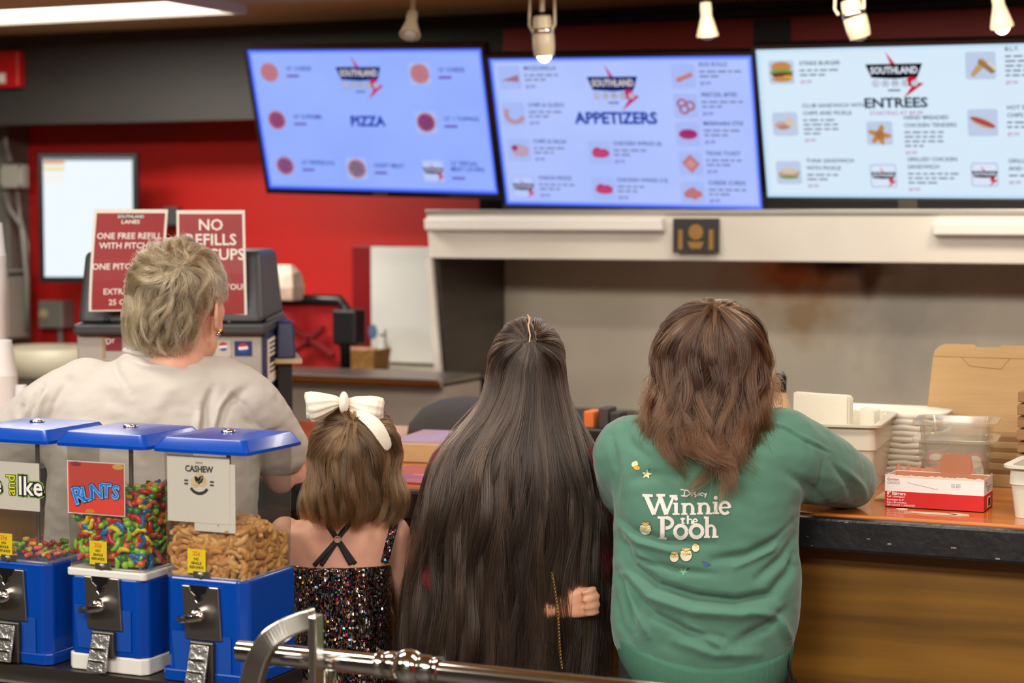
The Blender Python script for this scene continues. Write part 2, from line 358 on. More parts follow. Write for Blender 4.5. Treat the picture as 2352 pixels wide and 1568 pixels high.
def page_app():
    p = Page(BLUE); p.logo(.475, .18, .92); p.txt(.475, .405, 'APPETIZERS', .055, 'title', (16, 36, 140), 'CENTER', .035)
    L = [(.075, .13, 'CHEESEBURGER\n', 2), (.075, .375, 'CHIPS & QUESO', 2), (.08, .62, 'CHIPS & SALSA', 2)]
    p.tile(.075, .13); p.poly([(.04, .15), (.11, .11), (.112, .16)], 'wedge', (176, 120, 104)); p.item(.135, .12, 'MOZZARELLA', 2, .15)
    p.tile(.075, .375)
    for k in range(8):
        a = R(200 - k * 24); blob(p, .078 + .033 * math.cos(a), .375 + .055 * math.sin(a) * 1, .011, .016, 'chip', (196, 160, 128))
    p.item(.135, .365, 'CHIPS & QUESO', 2, .15)
    p.tile(.08, .62); blob(p, .085, .625, .033, .045, 'dip', (200, 176, 190)); blob(p, .062, .605, .014, .02, 'salsa', (170, 40, 70)); p.item(.14, .61, 'CHIPS & SALSA', 2, .14)
    p.logotile(.08, .875); p.item(.145, .86, 'ONION RINGS', 2, .15)
    for v, h in ((.63, 'CHICKEN WINGS (6)'), (.875, 'CHICKEN WINGS (12)')):
        p.tile(.4, v); blob(p, .39, v, .02, .032, 'wing', (196, 44, 46)); blob(p, .415, v + .006, .022, .03, 'wing', (196, 44, 46)); blob(p, .4, v + .012, .032, .026, 'wing2', (206, 60, 52)); p.item(.455, v - .01, h, 2, .14)
    for v, h, kind in ((.125, 'EGG ROLLS', 0), (.32, 'PRETZEL BITES', 1), (.505, 'MARINARA STIX', 2), (.7, 'TEXAS TOAST', 3), (.895, 'CHEESE CURDS', 4)):
        u = .745; p.tile(u, v)
        if kind == 0: p.poly([(.715, .14), (.775, .1), (.78, .13), (.722, .17)], 'roll', (204, 128, 76)); p.poly([(.715, .14), (.775, .1), (.773, .112), (.717, .152)], 'rolltop', (222, 150, 96))
        if kind == 1:
            for du, dv in ((-.014, -.015), (.016, .0), (-.006, .022)): p.oval(u + du, v + dv, .02, .034, 'pretz', (180, 104, 72)); p.oval(u + du, v + dv, .01, .018, 'tile', (196, 208, 226))
        if kind == 2: p.oval(u, v, .036, .034, 'rim', (190, 60, 60)); p.oval(u, v - .004, .03, .024, 'sauce', (170, 32, 44))
        if kind == 3: p.poly([(u, v - .065), (u + .036, v), (u + .004, v + .065), (u - .034, v - .005)], 'toast', (204, 132, 88)); p.poly([(u, v - .03), (u + .02, v), (u + .002, v + .03), (u - .018, v)], 'toastin', (224, 160, 116))
        if kind == 4:
            for du, dv in ((-.02, .01), (.0, -.015), (.02, .008), (.004, .02), (-.01, -.005)): blob(p, u + du, v + dv, .015, .024, 'curd', (206, 122, 66))
        p.item(.805, v - .02, h, 2, .16)
    return p
def page_ent():
    p = Page(COOL); p.logo(.475, .165, .92); p.txt(.475, .37, 'ENTREES', .046, 'title', (30, 38, 58), 'CENTER', .03, 1.1); p.txt(.475, .435, 'STARTING AT $9.99', .019, 'price', (190, 110, 170), 'CENTER', .008)
    p.tile(.085, .155)
    p.oval(.085, .12, .036, .035, 'bun', (206, 140, 70)); p.oval(.085, .155, .042, .022, 'lettuce', (126, 160, 76)); p.oval(.087, .172, .038, .018, 'patty', (116, 60, 44)); p.oval(.105, .19, .022, .014, 'cheese', (236, 196, 60)); p.oval(.085, .2, .036, .018, 'bun', (206, 140, 70))
    p.item(.15, .15, 'STRIKE BURGER', 2, .16)
    p.tile(.085, .5); blob(p, .075, .51, .03, .03, 'bread', (206, 170, 140)); blob(p, .1, .49, .014, .04, 'bread2', (222, 196, 170)); blob(p, .08, .52, .02, .014, 'meat', (190, 130, 120)); p.item(.15, .43, 'CLUB SANDWICH WITH\nCHIPS AND PICKLE', 4, .13)
    p.tile(.085, .83); blob(p, .085, .84, .04, .032, 'tuna', (200, 160, 120)); blob(p, .085, .82, .03, .02, 'bread2', (222, 196, 170)); p.oval(.085, .862, .034, .012, 'leaf', (130, 150, 90)); p.item(.15, .8, 'TUNA SANDWICH\nWITH PICKLE', 2, .14)
    p.tile(.415, .565)
    for a in (10, 75, 130, 200, 285): p.oval(.415 + .018 * math.cos(R(a)), .575 + .03 * math.sin(R(a)), .024, .018, 'tender', (198, 140, 76), 12, .1, a)
    p.oval(.415, .575, .016, .03, 'tender2', (178, 116, 58)); p.item(.5, .515, 'HAND BREADED\nCHICKEN TENDERS', 4, .15)
    p.logotile(.42, .85); p.item(.505, .79, 'GRILLED CHICKEN\nSANDWICH', 3, .19)
    p.tile(.765, .135, .05); p.poly([(.73, .19), (.77, .085), (.79, .12), (.74, .21)], 'toast', (196, 160, 110)); p.poly([(.76, .09), (.815, .17), (.8, .19), (.755, .12)], 'crusty', (160, 120, 76)); p.poly([(.79, .11), (.815, .15), (.808, .17)], 'cream', (230, 214, 180))
    p.item(.845, .085, 'B.L.T.', 5, .13)
    p.tile(.765, .5, .05); p.oval(.765, .5, .045, .026, 'hotbun', (206, 156, 120), 18, 0, 24); p.oval(.765, .497, .046, .014, 'sausage', (176, 70, 70), 18, 0, 24); p.item(.845, .455, 'HOT DOG WITH\nCHIPS AND PICKLE', 2, .14)
    p.logotile(.765, .84); p.item(.845, .8, 'GRILLED CHICKEN\nAND CHIPS', 1, .14)
    return p
def tv(name, label, cx, ztop, Yt, roll, page, centre, edge, s, bez=.012, chin=.018, hs=1.0):
    """hung leaning forward: the top edge nearer the viewer than the bottom"""
    tilt = R(19)
    t = thing(name, label, 'menu screen', (cx, Yt + .085, ztop - .26)); t.rotation_euler = (0, roll, 0)
    T = Matrix.Rotation(tilt, 4, 'X') @ Matrix.Translation((0, 0, SH / 2 * (1 - hs))) @ Matrix.Diagonal((1, 1, hs, 1))
    def bt(m, nm, mats, **k):
        o = m.build(nm, mats, t, **k); o.matrix_local = T; return o
    h, w = SH / 2, SW / 2
    bt(M().box(-w - bez, w + bez, .004, .045, -h - chin, h + bez), 'housing', MT['bezel'], bevel=.004)
    f = M(); f.box(-w - bez, w + bez, -.006, .004, h, h + bez).box(-w - bez, w + bez, -.006, .004, -h - chin, -h).box(-w - bez, -w, -.006, .004, -h, h).box(w, w + bez, -.006, .004, -h, h)
    bt(f, 'bezel', MT['bezel'])
    scr = M().add([(-w, 0, -h), (w, 0, -h), (w, 0, h), (-w, 0, h)], [(0, 1, 2, 3)], 0); pg = page
    k = len(scr.v); scr.v += [tuple(v) for v in pg.m.v]; scr.f += [tuple(i + k for i in q) for q in pg.m.f]; scr.m += pg.m.m
    bt(scr, 'screen', [screen_tex('panel_' + name + str(cx), centre, edge, s, SW, SH)] + pg.mats, recalc=False)
    M().box(-.03, .03, -.008, .002, -h - chin + .003, -h - .004).build('maker_plate', MT['dsteel'], t).matrix_local = T
    b = M(); b.box(-.12, .12, .045, .06, -.1, .1); b.build('mount_plate', MT['blackpl'], t).matrix_local = T
    a = M(); a.tube([(-.05, .06, .0), (-.05, .34, .03)], .016, 8).tube([(.05, .06, .0), (.05, .34, .03)], .016, 8).build('mount_arm', MT['blackpl'], t)
    return t
tv('menu_screen', 'blue-glowing menu screen headed PIZZA, leftmost of the three above the counter', -3.248, 2.262, 6.0, R(1.6), page_pizza(), (158, 184, 255), (52, 92, 250), 1.0)
tv('menu_screen', 'blue-glowing menu screen headed APPETIZERS, hanging between the other two screens', -2.305, 2.205, 6.0, R(1.2), page_app(), (184, 202, 255), (64, 104, 252), 1.0)
tv('menu_screen', 'pale white menu screen headed ENTREES at the upper right', -1.375, 2.208, 6.0, R(.6), page_ent(), (218, 236, 250), (190, 222, 246), 1.0, .014, .05, .95)

# track spot lamps hanging from a ceiling track
t = thing('lamp_track', 'white ceiling track carrying the five spot lamps', 'track', (-1.9, 5.5, 2.4))
M().box(-1.1, 1.2, -.018, .018, -.03, 0).build('rail', MT['whitem'], t, bevel=.003)
SPOT = mat('aged_ivory_enamel', (206, 192, 160), .35)
def spot(px, ybot, ang, side, lit, label, style=0):
    p = AT(px, ybot, 5.5)
    t = thing('track_spotlight', label, 'spotlight', (p.x, 5.5, 2.37), 0, 'track spotlights')
    L_ = 2.37 - p.z
    M().tube([(0, 0, 0), (0, 0, -L_ * .38)], .008, 8).box(-.02, .02, -.012, .012, -.012, 0).build('stem', SPOT, t)
    T = Matrix.Translation((0, 0, -L_ * .42)) @ Matrix.Rotation(R(side), 4, 'Y') @ Matrix.Rotation(R(ang), 4, 'X')
    hl = L_ * .58
    if style == 0:
        pr = [(.0, 0.0), (.016, -.002), (.018, -.02), (.017, -hl * .4), (.027, -hl * .75), (.033, -hl * .96), (.033, -hl), (.027, -hl), (.022, -hl * .8)]
    else:
        pr = [(.0, 0.0), (.026, -.004), (.03, -.02), (.03, -hl * .45), (.034, -hl * .5), (.034, -hl * .8), (.03, -hl), (.027, -hl), (.024, -hl * .7)]
    M().lathe(pr, 20, 0, T).build('lamp_head', SPOT, t, smooth=True, auto=40)
    bulb = emat('lit_bulb', (255, 240, 214), 5) if lit else mat('unlit_bulb', (190, 184, 172), .2)
    M().ball((0, 0, -hl * .93), (.024, .024, .03 if lit else .018), 14, 8, 0, T).build('bulb', bulb, t, smooth=True)
    if style:
        for sx in (-1, 1): M().tube([(sx * .014, 0, 0), (sx * .04, 0, -.02), (sx * .042, 0, -L_ * .42 - hl * .25), (sx * .031, 0, -L_ * .42 - hl * .4)], .0045, 6).build('bracket', SPOT, t)
        M().lathe([(.031, -hl * .32), (.035, -hl * .34), (.035, -hl * .44), (.031, -hl * .46)], 20, 0, T).build('collar', MT['chrome'], t, smooth=True)
    if lit:
        l = bpy.data.lights.new('spot_bulb', 'SPOT'); l.energy = 9; l.color = (1, .82, .58); l.spot_size = R(100); l.spot_blend = .8; l.shadow_soft_size = .03
        o = bpy.data.objects.new('bulb_glow', l); COL.objects.link(o); o.parent = t; o.matrix_local = T @ Matrix.Translation((0, 0, -hl - .03))
    return t
spot(948, 92, -28, -8, False, 'ivory track spotlight, unlit, above the PIZZA screen')
spot(1245, 128, 8, 0, True, 'lit track spotlight with twin brackets in front of the APPETIZERS screen', 1)
spot(1620, 84, 12, 0, False, 'unlit ivory cone spotlight above the right part of the APPETIZERS screen')
spot(1950, 90, 12, -14, False, 'unlit spotlight with twin brackets above the ENTREES logo', 1)
spot(2287, 66, 22, -6, True, 'lit ivory cone spotlight at the far upper right')

# ================================================================== EXTRACTOR HOOD AND GRILL
t = thing('extractor_hood', 'wide white kitchen extractor hood with stainless interior below the menu screens', 'hood', (-1.0, 6.1, 1.525))
HX0, HX1 = -2.03, 2.6
M().prism([(-.0, 0.0), (-.025, .16), (.02, .165), (.62, .165), (.62, .13), (.04, .13), (.03, 0)], HX0 + .0, HX1, 'x').build('fascia', MT['whitep'], t, bevel=.004)
M().box(HX0, HX1, -.03, .03, .15, .168).build('top_lip', MT['steel'], t, bevel=.003)
M().prism([(-.0, 0), (.03, 0), (.13, -.62), (.13, -.7), (.6, -.7), (.6, .13), (.02, .13)], HX0, HX0 + .022, 'x').build('end_panel', [MT['dsteel']], t)
M().prism([(-.012, .0), (.012, 0), (.135, -.7), (.115, -.7)], HX0 - .012, HX0 + .012, 'x').build('end_panel_edge', MT['whitep'], t)
for x0, x1 in ((HX0 + .06, -1.0 + .18 - .22), (.39 - .3, 1.6)):
    pass
lx0 = AT(1000, 515, 6.07).x + 1.0; lx1 = AT(1527, 515, 6.07).x + 1.0; lx2 = AT(2147, 520, 6.07).x + 1.0
M().prism([(-.02, .09), (-.055, .1), (-.06, .135), (-.02, .142)], lx0 - .03, lx1, 'x').build('grip_channel', MT['whitem'], t, bevel=.003)
M().prism([(-.02, .08), (-.055, .09), (-.06, .125), (-.02, .132)], lx2, HX1 - .1, 'x').build('grip_channel', MT['whitem'], t, bevel=.003)
pc = AT(1600, 541, 6.07)
s = solo('poster', M().box(pc.x - .078, pc.x + .078, 6.062, 6.07, pc.z - .056, pc.z + .056, 0)
         .add([(pc.x + .025 * math.cos(2 * math.pi * i / 24), 6.0612, pc.z + .012 + .025 * math.sin(2 * math.pi * i / 24)) for i in range(24)], [tuple(range(24))], 1)
         .add([(pc.x - .028, 6.0608, pc.z - .02), (pc.x + .028, 6.0608, pc.z - .02), (pc.x + .018, 6.0608, pc.z - .042), (pc.x - .018, 6.0608, pc.z - .042)], [(0, 1, 2, 3)], 1)
         .box(pc.x - .06, pc.x - .045, 6.0606, 6.063, pc.z - .045, pc.z + .02, 1).box(pc.x + .045, pc.x + .06, 6.0606, 6.063, pc.z - .045, pc.z + .02, 1),
         [mat('black_poster', (30, 28, 24), .4), mat('gold_print', (140, 98, 30), .5)], 'small black and gold poster stuck on the white hood fascia', 'poster')
STAIN = mat('stained_stainless', (226, 214, 192), .42, .1, var=((1.2, 1.2, 1.0), 1.0, (190, 178, 158)))
# scorch stains with a shape of their own near the hood light
nt = STAIN.node_tree; pb = nt.nodes['Principled BSDF']; src = pb.inputs['Base Color'].links[0].from_socket
tc = nt.nodes.new('ShaderNodeTexCoord'); 
def stain(c, r, col, src, amt):
    mp = nt.nodes.new('ShaderNodeMapping'); mp.vector_type = 'POINT'; nt.links.new(tc.outputs['Object'], mp.inputs[0])
    mp.inputs['Scale'].default_value = (1 / r[0], 0, 1 / r[1]); mp.inputs['Location'].default_value = (-c[0] / r[0], 0, -c[1] / r[1])
    no = nt.nodes.new('ShaderNodeTexNoise'); no.inputs['Scale'].default_value = 9; nt.links.new(tc.outputs['Object'], no.inputs['Vector'])
    ln = nt.nodes.new('ShaderNodeVectorMath'); ln.operation = 'LENGTH'; nt.links.new(mp.outputs[0], ln.inputs[0])
    ad = nt.nodes.new('ShaderNodeMath'); ad.operation = 'MULTIPLY_ADD'; ad.inputs[1].default_value = 1.1; nt.links.new(no.outputs['Fac'], ad.inputs[0]); nt.links.new(ln.outputs['Value'], ad.inputs[2])
    mr = nt.nodes.new('ShaderNodeMapRange'); mr.inputs[1].default_value = 1.5; mr.inputs[2].default_value = .75; mr.inputs[3].default_value = 0; mr.inputs[4].default_value = amt; nt.links.new(ad.outputs[0], mr.inputs[0])
    mx = nt.nodes.new('ShaderNodeMix'); mx.data_type = 'RGBA'; mx.inputs[7].default_value = lin(col); nt.links.new(mr.outputs[0], mx.inputs[0]); nt.links.new(src, mx.inputs[6]); return mx.outputs[2]
q = lambda x, y: AT(x, y, 6.7)
for (x, y, rx, rz_, col, amt) in ((1830, 630, .3, .13, (226, 120, 44), .95), (1930, 606, .26, .06, (34, 26, 26), 1.0), (2000, 640, .05, .08, (120, 66, 28), 1.0), (1850, 720, .24, .14, (176, 140, 90), .8), (2090, 720, .3, .3, (150, 144, 136), .5)):
    p = q(x, y); src = stain((p.x + 1.0, p.z - 1.0), (rx, rz_), col, src, amt)
nt.links.new(src, pb.inputs['Base Color'])
o = tag(M().box(HX0 + .022, HX1, .0, .03, -.3, .69).build('wall_backsplash', STAIN, loc=(-1.0, 6.69, 1.0)), 'stained stainless backsplash under the hood', None, None, 'structure')
t = thing('flat_top_grill', 'dark flat-top grill with a steel front under the extractor hood', 'grill', (-1.0, 6.2, 0))
M().box(HX0 + .15, 2.5, .0, .46, .1, .91).build('body', MT['steel'], t, bevel=.01)
M().box(HX0 + .15, 2.5, .02, .47, .91, .965).build('griddle_plate', MT['blackpl'], t, bevel=.006)
M().box(HX0 + .15, 2.5, -.06, -.01, .85, .91).build('grease_rail', MT['steel'], t, bevel=.008)

# ================================================================== LEFT KITCHEN WALL
p = AT(33, 161, 6.5)
t = thing('fire_alarm', 'red fire alarm box on the black soffit at the far left', 'fire alarm', (p.x, 6.5, p.z - .075))
M().box(-.06, .06, -.05, 0, 0, .15).build('housing', mat('alarm_red', (190, 24, 26), .35), t, bevel=.01)
M().box(-.05, -.005, -.056, -.049, .02, .06).ball((-.028, -.056, .04), (.016, .01, .016), 12, 8).build('strobe_lens', MT['whitem'], t)
# upright order display on a wall arm
dc = AT(203, 500, 6.6)
t = thing('order_display', 'upright white-lit order monitor in a black frame on the red wall', 'monitor', (dc.x, 6.6, dc.z), R(24))
hw, hh = .193, .252
M().box(-hw - .012, hw + .012, 0, .035, -hh - .012, hh + .012).build('housing', MT['bezel'], t, bevel=.006)
s = M().box(-hw + .012, hw - .012, -.002, .001, -hh + .012, hh - .012, 0)
s.box(-hw + .014, -hw + .1, -.004, 0, hh - .035, hh - .022, 1).box(-hw + .014, -hw + .1, -.004, 0, hh - .06, hh - .047, 2).box(-hw + .014, -hw + .1, -.0035, 0, hh - .115, hh - .062, 3).box(-hw + .014, hw - .014, -.004, 0, hh - .02, hh - .014, 4)
s.build('screen', [emat('display_white', (236, 246, 254), 1.05), emat('display_orange', (240, 170, 90)), emat('display_yellow', (236, 224, 150)), emat('display_paper', (246, 246, 246)), emat('display_bar', (70, 80, 100))], t)
M().tube([(.05, .03, -.02), (.1, .16, -.02), (.3, .24, -.02)], .018, 8).box(.27, .33, .2, .3, -.03, .045).build('wall_arm', MT['dgrey'], t)
# conduits, boxes
p = AT(28, 405, 6.82)
t = thing('junction_box', 'pale junction box on the pilaster above the conduits, left edge', 'electrical box', (p.x, 6.86, p.z))
M().box(-.06, .06, -.05, 0, -.05, .05).build('cover', mat('pale_box', (176, 172, 160), .5), t, bevel=.006)
for k in range(4): M().lathe([(.006, 0), (.006, .004)], 10, 0, rot(90, 'X', ((-.05, .05)[k % 2], -.05, (-.04, .04)[k // 2]))).build('screw', MT['steel'], t)
CON = mat('grey_conduit', (142, 138, 130), .45, .3)
def conduit(pts, r, label):
    m = M(); m.tube([AT(x, y, Y) for x, y, Y in pts], r, 8); return solo('conduit', m, CON, label, 'conduit', 'electrical conduits', smooth=True)
conduit([(12, 270, 6.8), (14, 330, 6.82), (24, 372, 6.82)], .014, 'thin conduit dropping into the pale junction box at the left edge')
conduit([(10, 440, 6.82), (22, 480, 6.81), (50, 520, 6.81), (62, 640, 6.81), (62, 760, 6.82)], .013, 'curved conduit leaving the underside of the junction box towards the right')
conduit([(40, 440, 6.82), (46, 500, 6.8), (64, 560, 6.82), (60, 690, 6.83)], .009, 'slim conduit looping along the pilaster edge')
p = AT(25, 690, 6.8)
solo('switch_cabinet', M().box(p.x - .1, p.x + .06, 6.7, 6.858, p.z - .16, p.z + .13).box(p.x - .1, p.x + .06, 6.69, 6.858, p.z + .1, p.z + .135), mat('light_grey_metal', (150, 147, 136), .5, .2), 'light grey metal cabinet low on the pilaster behind the cup stacks', 'electrical box', bevel=.008)
p = AT(118, 722, 6.92)
t = thing('switch_box', 'grey electrical box with a round knob on the red wall under the order monitor', 'electrical box', (p.x, 7.0, p.z - .06))
M().box(-.065, .065, -.09, 0, 0, .12).build('housing', CON, t, bevel=.008)
M().lathe([(.022, 0), (.022, .01), (.012, .012), (.012, .02)], 16, 0, rot(90, 'X', (-.03, -.09, .06))).build('knob', mat('pale_knob', (176, 166, 130), .5), t, smooth=True, auto=35)
M().tube([(.01, -.03, -.2), (.01, -.03, 0)], .012, 8).build('conduit_drop', CON, t)
p = AT(112, 832, 6.6)
solo('steel_sink', M().loft([[(p.x + a * math.cos(2 * math.pi * i / 20) * k, 6.6 + .2 * math.sin(2 * math.pi * i / 20) * k, z) for i in range(20)] for a, k, z in ((.2, .8, p.z - .06), (.2, .95, p.z - .045), (.2, 1, p.z), (.2, 1.03, p.z + .06), (.2, .97, p.z + .065), (.2, .9, p.z + .01))]), mat('cream_basin', (196, 188, 164), .4), 'cream rounded basin below the grey switch box', 'basin', smooth=True)
t = thing('prep_table', 'grey steel prep table under the cream basin behind the white cups', 'table', (p.x, 6.6, 0))
M().box(-.5, .42, -.3, .3, p.z - .12, p.z - .06).build('tabletop', MT['dsteel'], t, bevel=.006)
for sx in (-.45, .37):
    for sy in (-.25, .25): M().tube([(sx, sy, 0), (sx, sy, p.z - .12)], .02, 8).build('leg', MT['steel'], t)
M().box(-.48, .4, -.28, .28, .3, .33).build('shelf', MT['dsteel'], t)

# red wall furniture: whiteboard door, framed panel, table with basket, red chair
a, b, c = AT(808, 563, 6.9), AT(856, 566, 6.88), AT(1012, 835, 6.88)
solo('cabinet_door', M().box(a.x, b.x + .05, 6.9, 6.99, .0, a.z), mat('dark_red_paint', (140, 20, 24), .35, var=(3, .5, (120, 16, 22))), 'dark red door panel beside the whiteboard on the back wall', 'door', bevel=.006)
t = thing('whiteboard', 'large pale grey whiteboard standing on the side table near the hood end', 'whiteboard', ((b.x + c.x) / 2, 6.87, c.z))
w = (c.x - b.x) / 2
M().box(-w, w + .12, -.008, .008, 0, b.z - c.z).build('board', mat('whiteboard_grey', (236, 236, 230), .3), t, bevel=.003)
sm = M()
sm.ball((-.28 + .14, -.009, .12), (.02, .002, .03), 12, 6)
sm.build('blue_smudge', mat('blue_marker', (90, 120, 165), .6), t)
tl, tr = AT(738, 852, 6.48), AT(1006, 862, 6.48)
t = thing('side_table', 'pale side table with a black edge in front of the whiteboard', 'table', ((tl.x + tr.x) / 2, 6.735, 0))
w = (tr.x - tl.x) / 2; zt = tl.z
M().box(-w, w + .2, -.25, .25, zt - .01, zt).build('tabletop', mat('pale_laminate', (190, 178, 150), .4), t)
M().box(-w, w + .2, -.262, -.25, zt - .055, zt - .001).box(-w - .012, -w, -.262, .25, zt - .055, zt - .001).build('black_edge', MT['blackpl'], t, bevel=.003)
for sx in (-w + .05, w + .12):
    for sy in (-.2, .2): M().tube([(sx, sy, 0), (sx, sy, zt - .01)], .018, 8).build('leg', MT['blackpl'], t)
p = AT(805, 800, 6.45); bw = .1
def basket(cx, cy, z0, w, d, h, label, fill):
    t = thing('basket', label, 'basket', (cx, cy, z0))
    k = .84
    m = M(); m.loft([[(x * s, y * s, z) for x, y in ((-w, -d), (w, -d), (w, d), (-w, d))] for s, z in ((k, 0), (1, h), (.95, h), (k * .95, .008))])
    m.build('basket_wall', MT['wicker'], t, bevel=.006)
    if fill:
        m = M()
        for i in range(7): m.ball((random.uniform(-.6, .6) * w, random.uniform(-.5, .5) * d, h * .8), (.03, .028, .022), 8, 6)
        m.build('wrapped_rolls', mat('pink_wrappers', (206, 160, 140), .6), t, smooth=True)
    return t
basket(AT(782, 825, 6.6).x, 6.6, zt, .075, .07, .08, 'square woven basket on the left end of the side table', False)
basket(AT(840, 825, 6.57).x, 6.57, zt, .075, .07, .085, 'woven basket holding wrapped rolls on the side table', True)
p = AT(880, 790, 6.65)
t = thing('spray_bottle', 'white bottle standing beside the woven baskets', 'bottle', (p.x, 6.65, zt))
M().lathe([(.024, 0), (.026, .01), (.026, .08), (.014, .11), (.012, .13)], 16).build('bottle_body', MT['whitem'], t, smooth=True, auto=40)
M().lathe([(.014, .128), (.014, .15), (.008, .155)], 14).build('cap', MT['whitem'], t, smooth=True)
# lower steel counter in front of the table
l, r_ = AT(560, 866, 5.8), AT(1016, 876, 5.8)
t = thing('steel_counter', 'stainless work counter with a bright front lip below the side table', 'counter', ((l.x + r_.x) / 2, 6.0, 0))
w = (r_.x - l.x) / 2
M().box(-w, w, -.2, .1, r_.z - .012, r_.z + .006).build('worktop', MT['steel'], t, bevel=.003)
M().box(-w, w, -.215, -.19, r_.z - .03, r_.z + .004).build('front_lip', MT['chrome'], t, bevel=.008)
M().box(-w, w, -.18, .1, .1, r_.z - .02).build('front_panel', mat('worn_grey_panel', (178, 164, 148), .5, .1, var=(3, .6, (158, 146, 132))), t)
# red chair: black frame, red upholstery
ct = AT(700, 690, 6.2)
t = thing('stool_chair', 'black framed chair back with red sling beside the soda dispenser', 'chair', (ct.x, 6.25, 0))
cz = ct.z
M().tube([(-.16, 0, cz), (.12, 0, cz), (.14, 0, cz - .02), (.14, 0, cz - .3)], .02, 8).build('back_frame', MT['blackpl'], t, smooth=True)
M().box(-.16, .12, .01, .02, cz - .32, cz - .02).build('sling_back', mat('red_fabric', (176, 18, 22), .7, bump=(30, .5)), t)
M().box(.1, .2, -.03, .05, cz - .16, cz - .03).build('arm_pad', MT['blackpl'], t, bevel=.01)
M().tube([(-.14, -.02, cz - .06), (.1, -.02, cz - .2)], .012, 6).tube([(.06, -.02, cz - .1), (-.14, -.02, cz - .24)], .012, 6).build('cross_brace', mat('dark_red_rod', (110, 14, 18), .5), t)
for sx in (-.14, .12):
    for sy in (-.02, .16): M().tube([(sx, sy, 0), (sx, sy, cz - .3)], .016, 8).build('leg', MT['blackpl'], t)
M().box(-.16, .14, -.04, .2, cz - .34, cz - .3).build('seat', MT['blackpl'], t, bevel=.01)
p = AT(648, 690, 6.18)
m = M(); m.loft([[(p.x + w_ * x, 6.2 + d_ * y, p.z + z) for x, y in ((-1, -1), (0, -1.1), (1, -1), (1, 1), (0, 1), (-1, 1))] for w_, d_, z in ((.055, .04, 0), (.06, .045, .05), (.05, .035, .1), (.03, .01, .13))])
solo('paper_bag', m, mat('crumpled_white_paper', (206, 190, 172), .9, bump=(25, .8), var=(14, .5, (176, 120, 104))), 'crumpled pale paper bag perched on the black chair back', 'bag', bevel=.004)
p = AT(680, 800, 6.75)
solo('waste_bin', M().lathe([(.1, 0), (.13, p.z + .1), (.14, p.z + .11), (.13, p.z + .12)], 20, 0, Matrix.Translation((p.x - .02, 6.75, 0))), mat('dark_brown_bin', (70, 38, 30), .6), 'dark brown bin behind the navy box by the soda dispenser', 'bin', smooth=True)

# ================================================================== SODA DISPENSER (turned a little towards the viewer)
SF = Frame(405, 5.22)
t = thing('soda_dispenser', 'grey soda dispenser with charcoal slanted top and two red signs, behind the grey-haired woman', 'soda dispenser', SF.o, SF.ang - R(9))
q = lambda x, y: SF.L(x, y)
zb, zm, ztp = 1.081, q(400, 768).z, q(400, 577).z
wl, wr = q(172, 800).x, q(604, 800).x
D0 = .5
M().box(wl, wr, 0, D0, zb, zm, 0).build('cabinet', mat('worn_steel_front', (176, 174, 166), .45, .25, var=(5, .6, (166, 160, 150))), t, bevel=.006)
M().box(wr, wr + .006, -.002, D0, zb, zm, 0).build('side_panel', MT['navy'], t)
M().box(wl - .004, wr + .012, -.03, D0 + .005, zm, zm + .03).build('collar', MT['dgrey'], t, bevel=.008)
h0, h1 = zm + .03, ztp
M().hexa([(wl + .004, -.015, h0), (wr + .005, -.015, h0), (wr + .005, D0, h0), (wl + .004, D0, h0)], [(wl + .012, .06, h1), (wr - .01, .06, h1), (wr - .01, D0 - .04, h1), (wl + .012, D0 - .04, h1)]).build('top_housing', MT['dgrey'], t, bevel=.018, seg=3)
def fr(x, k, off=-.004):  # on the slanted front of the housing
    return Vector((x, -.015 + .075 * k + off, h0 + (h1 - h0) * k))
m = M(); P = [fr(wl + .035, .2), fr(wr - .035, .2), fr(wr - .045, .93), fr(wl + .045, .93)]
m.add(P, [(0, 1, 2, 3)]); m.build('display_panel', MT['navy'], t)
m = M(); m.box(wr + .004, wr + .0085, .03, D0 - .03, h0 - .0, h0 + .01)
m.build('side_seam', MT['blackpl'], t)
for px_, py_ in ((244, 735), (530, 738)):
    v = q(px_, py_); k = (v.z - h0) / (h1 - h0); M().ball(fr(v.x, k), (.008, .004, .008), 10, 6).build('screw', MT['blackpl'], t)
def sticker(name, px0, py0, px1, py1, rgb, label):
    a, b = q(px0, py0), q(px1, py1); return a.x, b.x, b.z, a.z
def globe(m, x, z, r, y):
    n = 20; arc = lambda a0, a1, k: [(x + r * math.cos(R(a0 + (a1 - a0) * i / n)), y, z + r * math.sin(R(a0 + (a1 - a0) * i / n))) for i in range(n + 1)]
    c = arc(0, 360, 1); m.add(c[:-1], [tuple(range(n))], 1)
    c = arc(20, 170, 1); m.add([(p[0], y - .0004, p[2]) for p in c], [tuple(range(n + 1))], 2)
    c = arc(205, 345, 1); m.add([(p[0], y - .0004, p[2]) for p in c], [tuple(range(n + 1))], 3)
GL = [mat('navy_print', (24, 50, 110), .5), MT['whiteink'], MT['redprint'], mat('blue_print', (30, 80, 170), .5)]
x0, x1, z0, z1 = sticker('', 540, 782, 580, 815, 0, '')
m = M().box(x0, x1, -.003, 0, z0, z1, 0); globe(m, (x0 + x1) / 2, z0 + (z1 - z0) * .55, (z1 - z0) * .33, -.0034); m.build('flavour_sticker', GL, t)
x0, x1, z0, z1 = sticker('', 496, 780, 532, 818, 0, '')
m = M().box(x0, x1, -.003, 0, z0, z1, 0); globe(m, (x0 + x1) / 2, z0 + (z1 - z0) * .62, (z1 - z0) * .26, -.0034); m.build('flavour_sticker', [mat('pale_sticker', (190, 184, 172), .5)] + GL[1:], t)
x0, x1, z0, z1 = sticker('', 240, 774, 278, 806, 0, '')
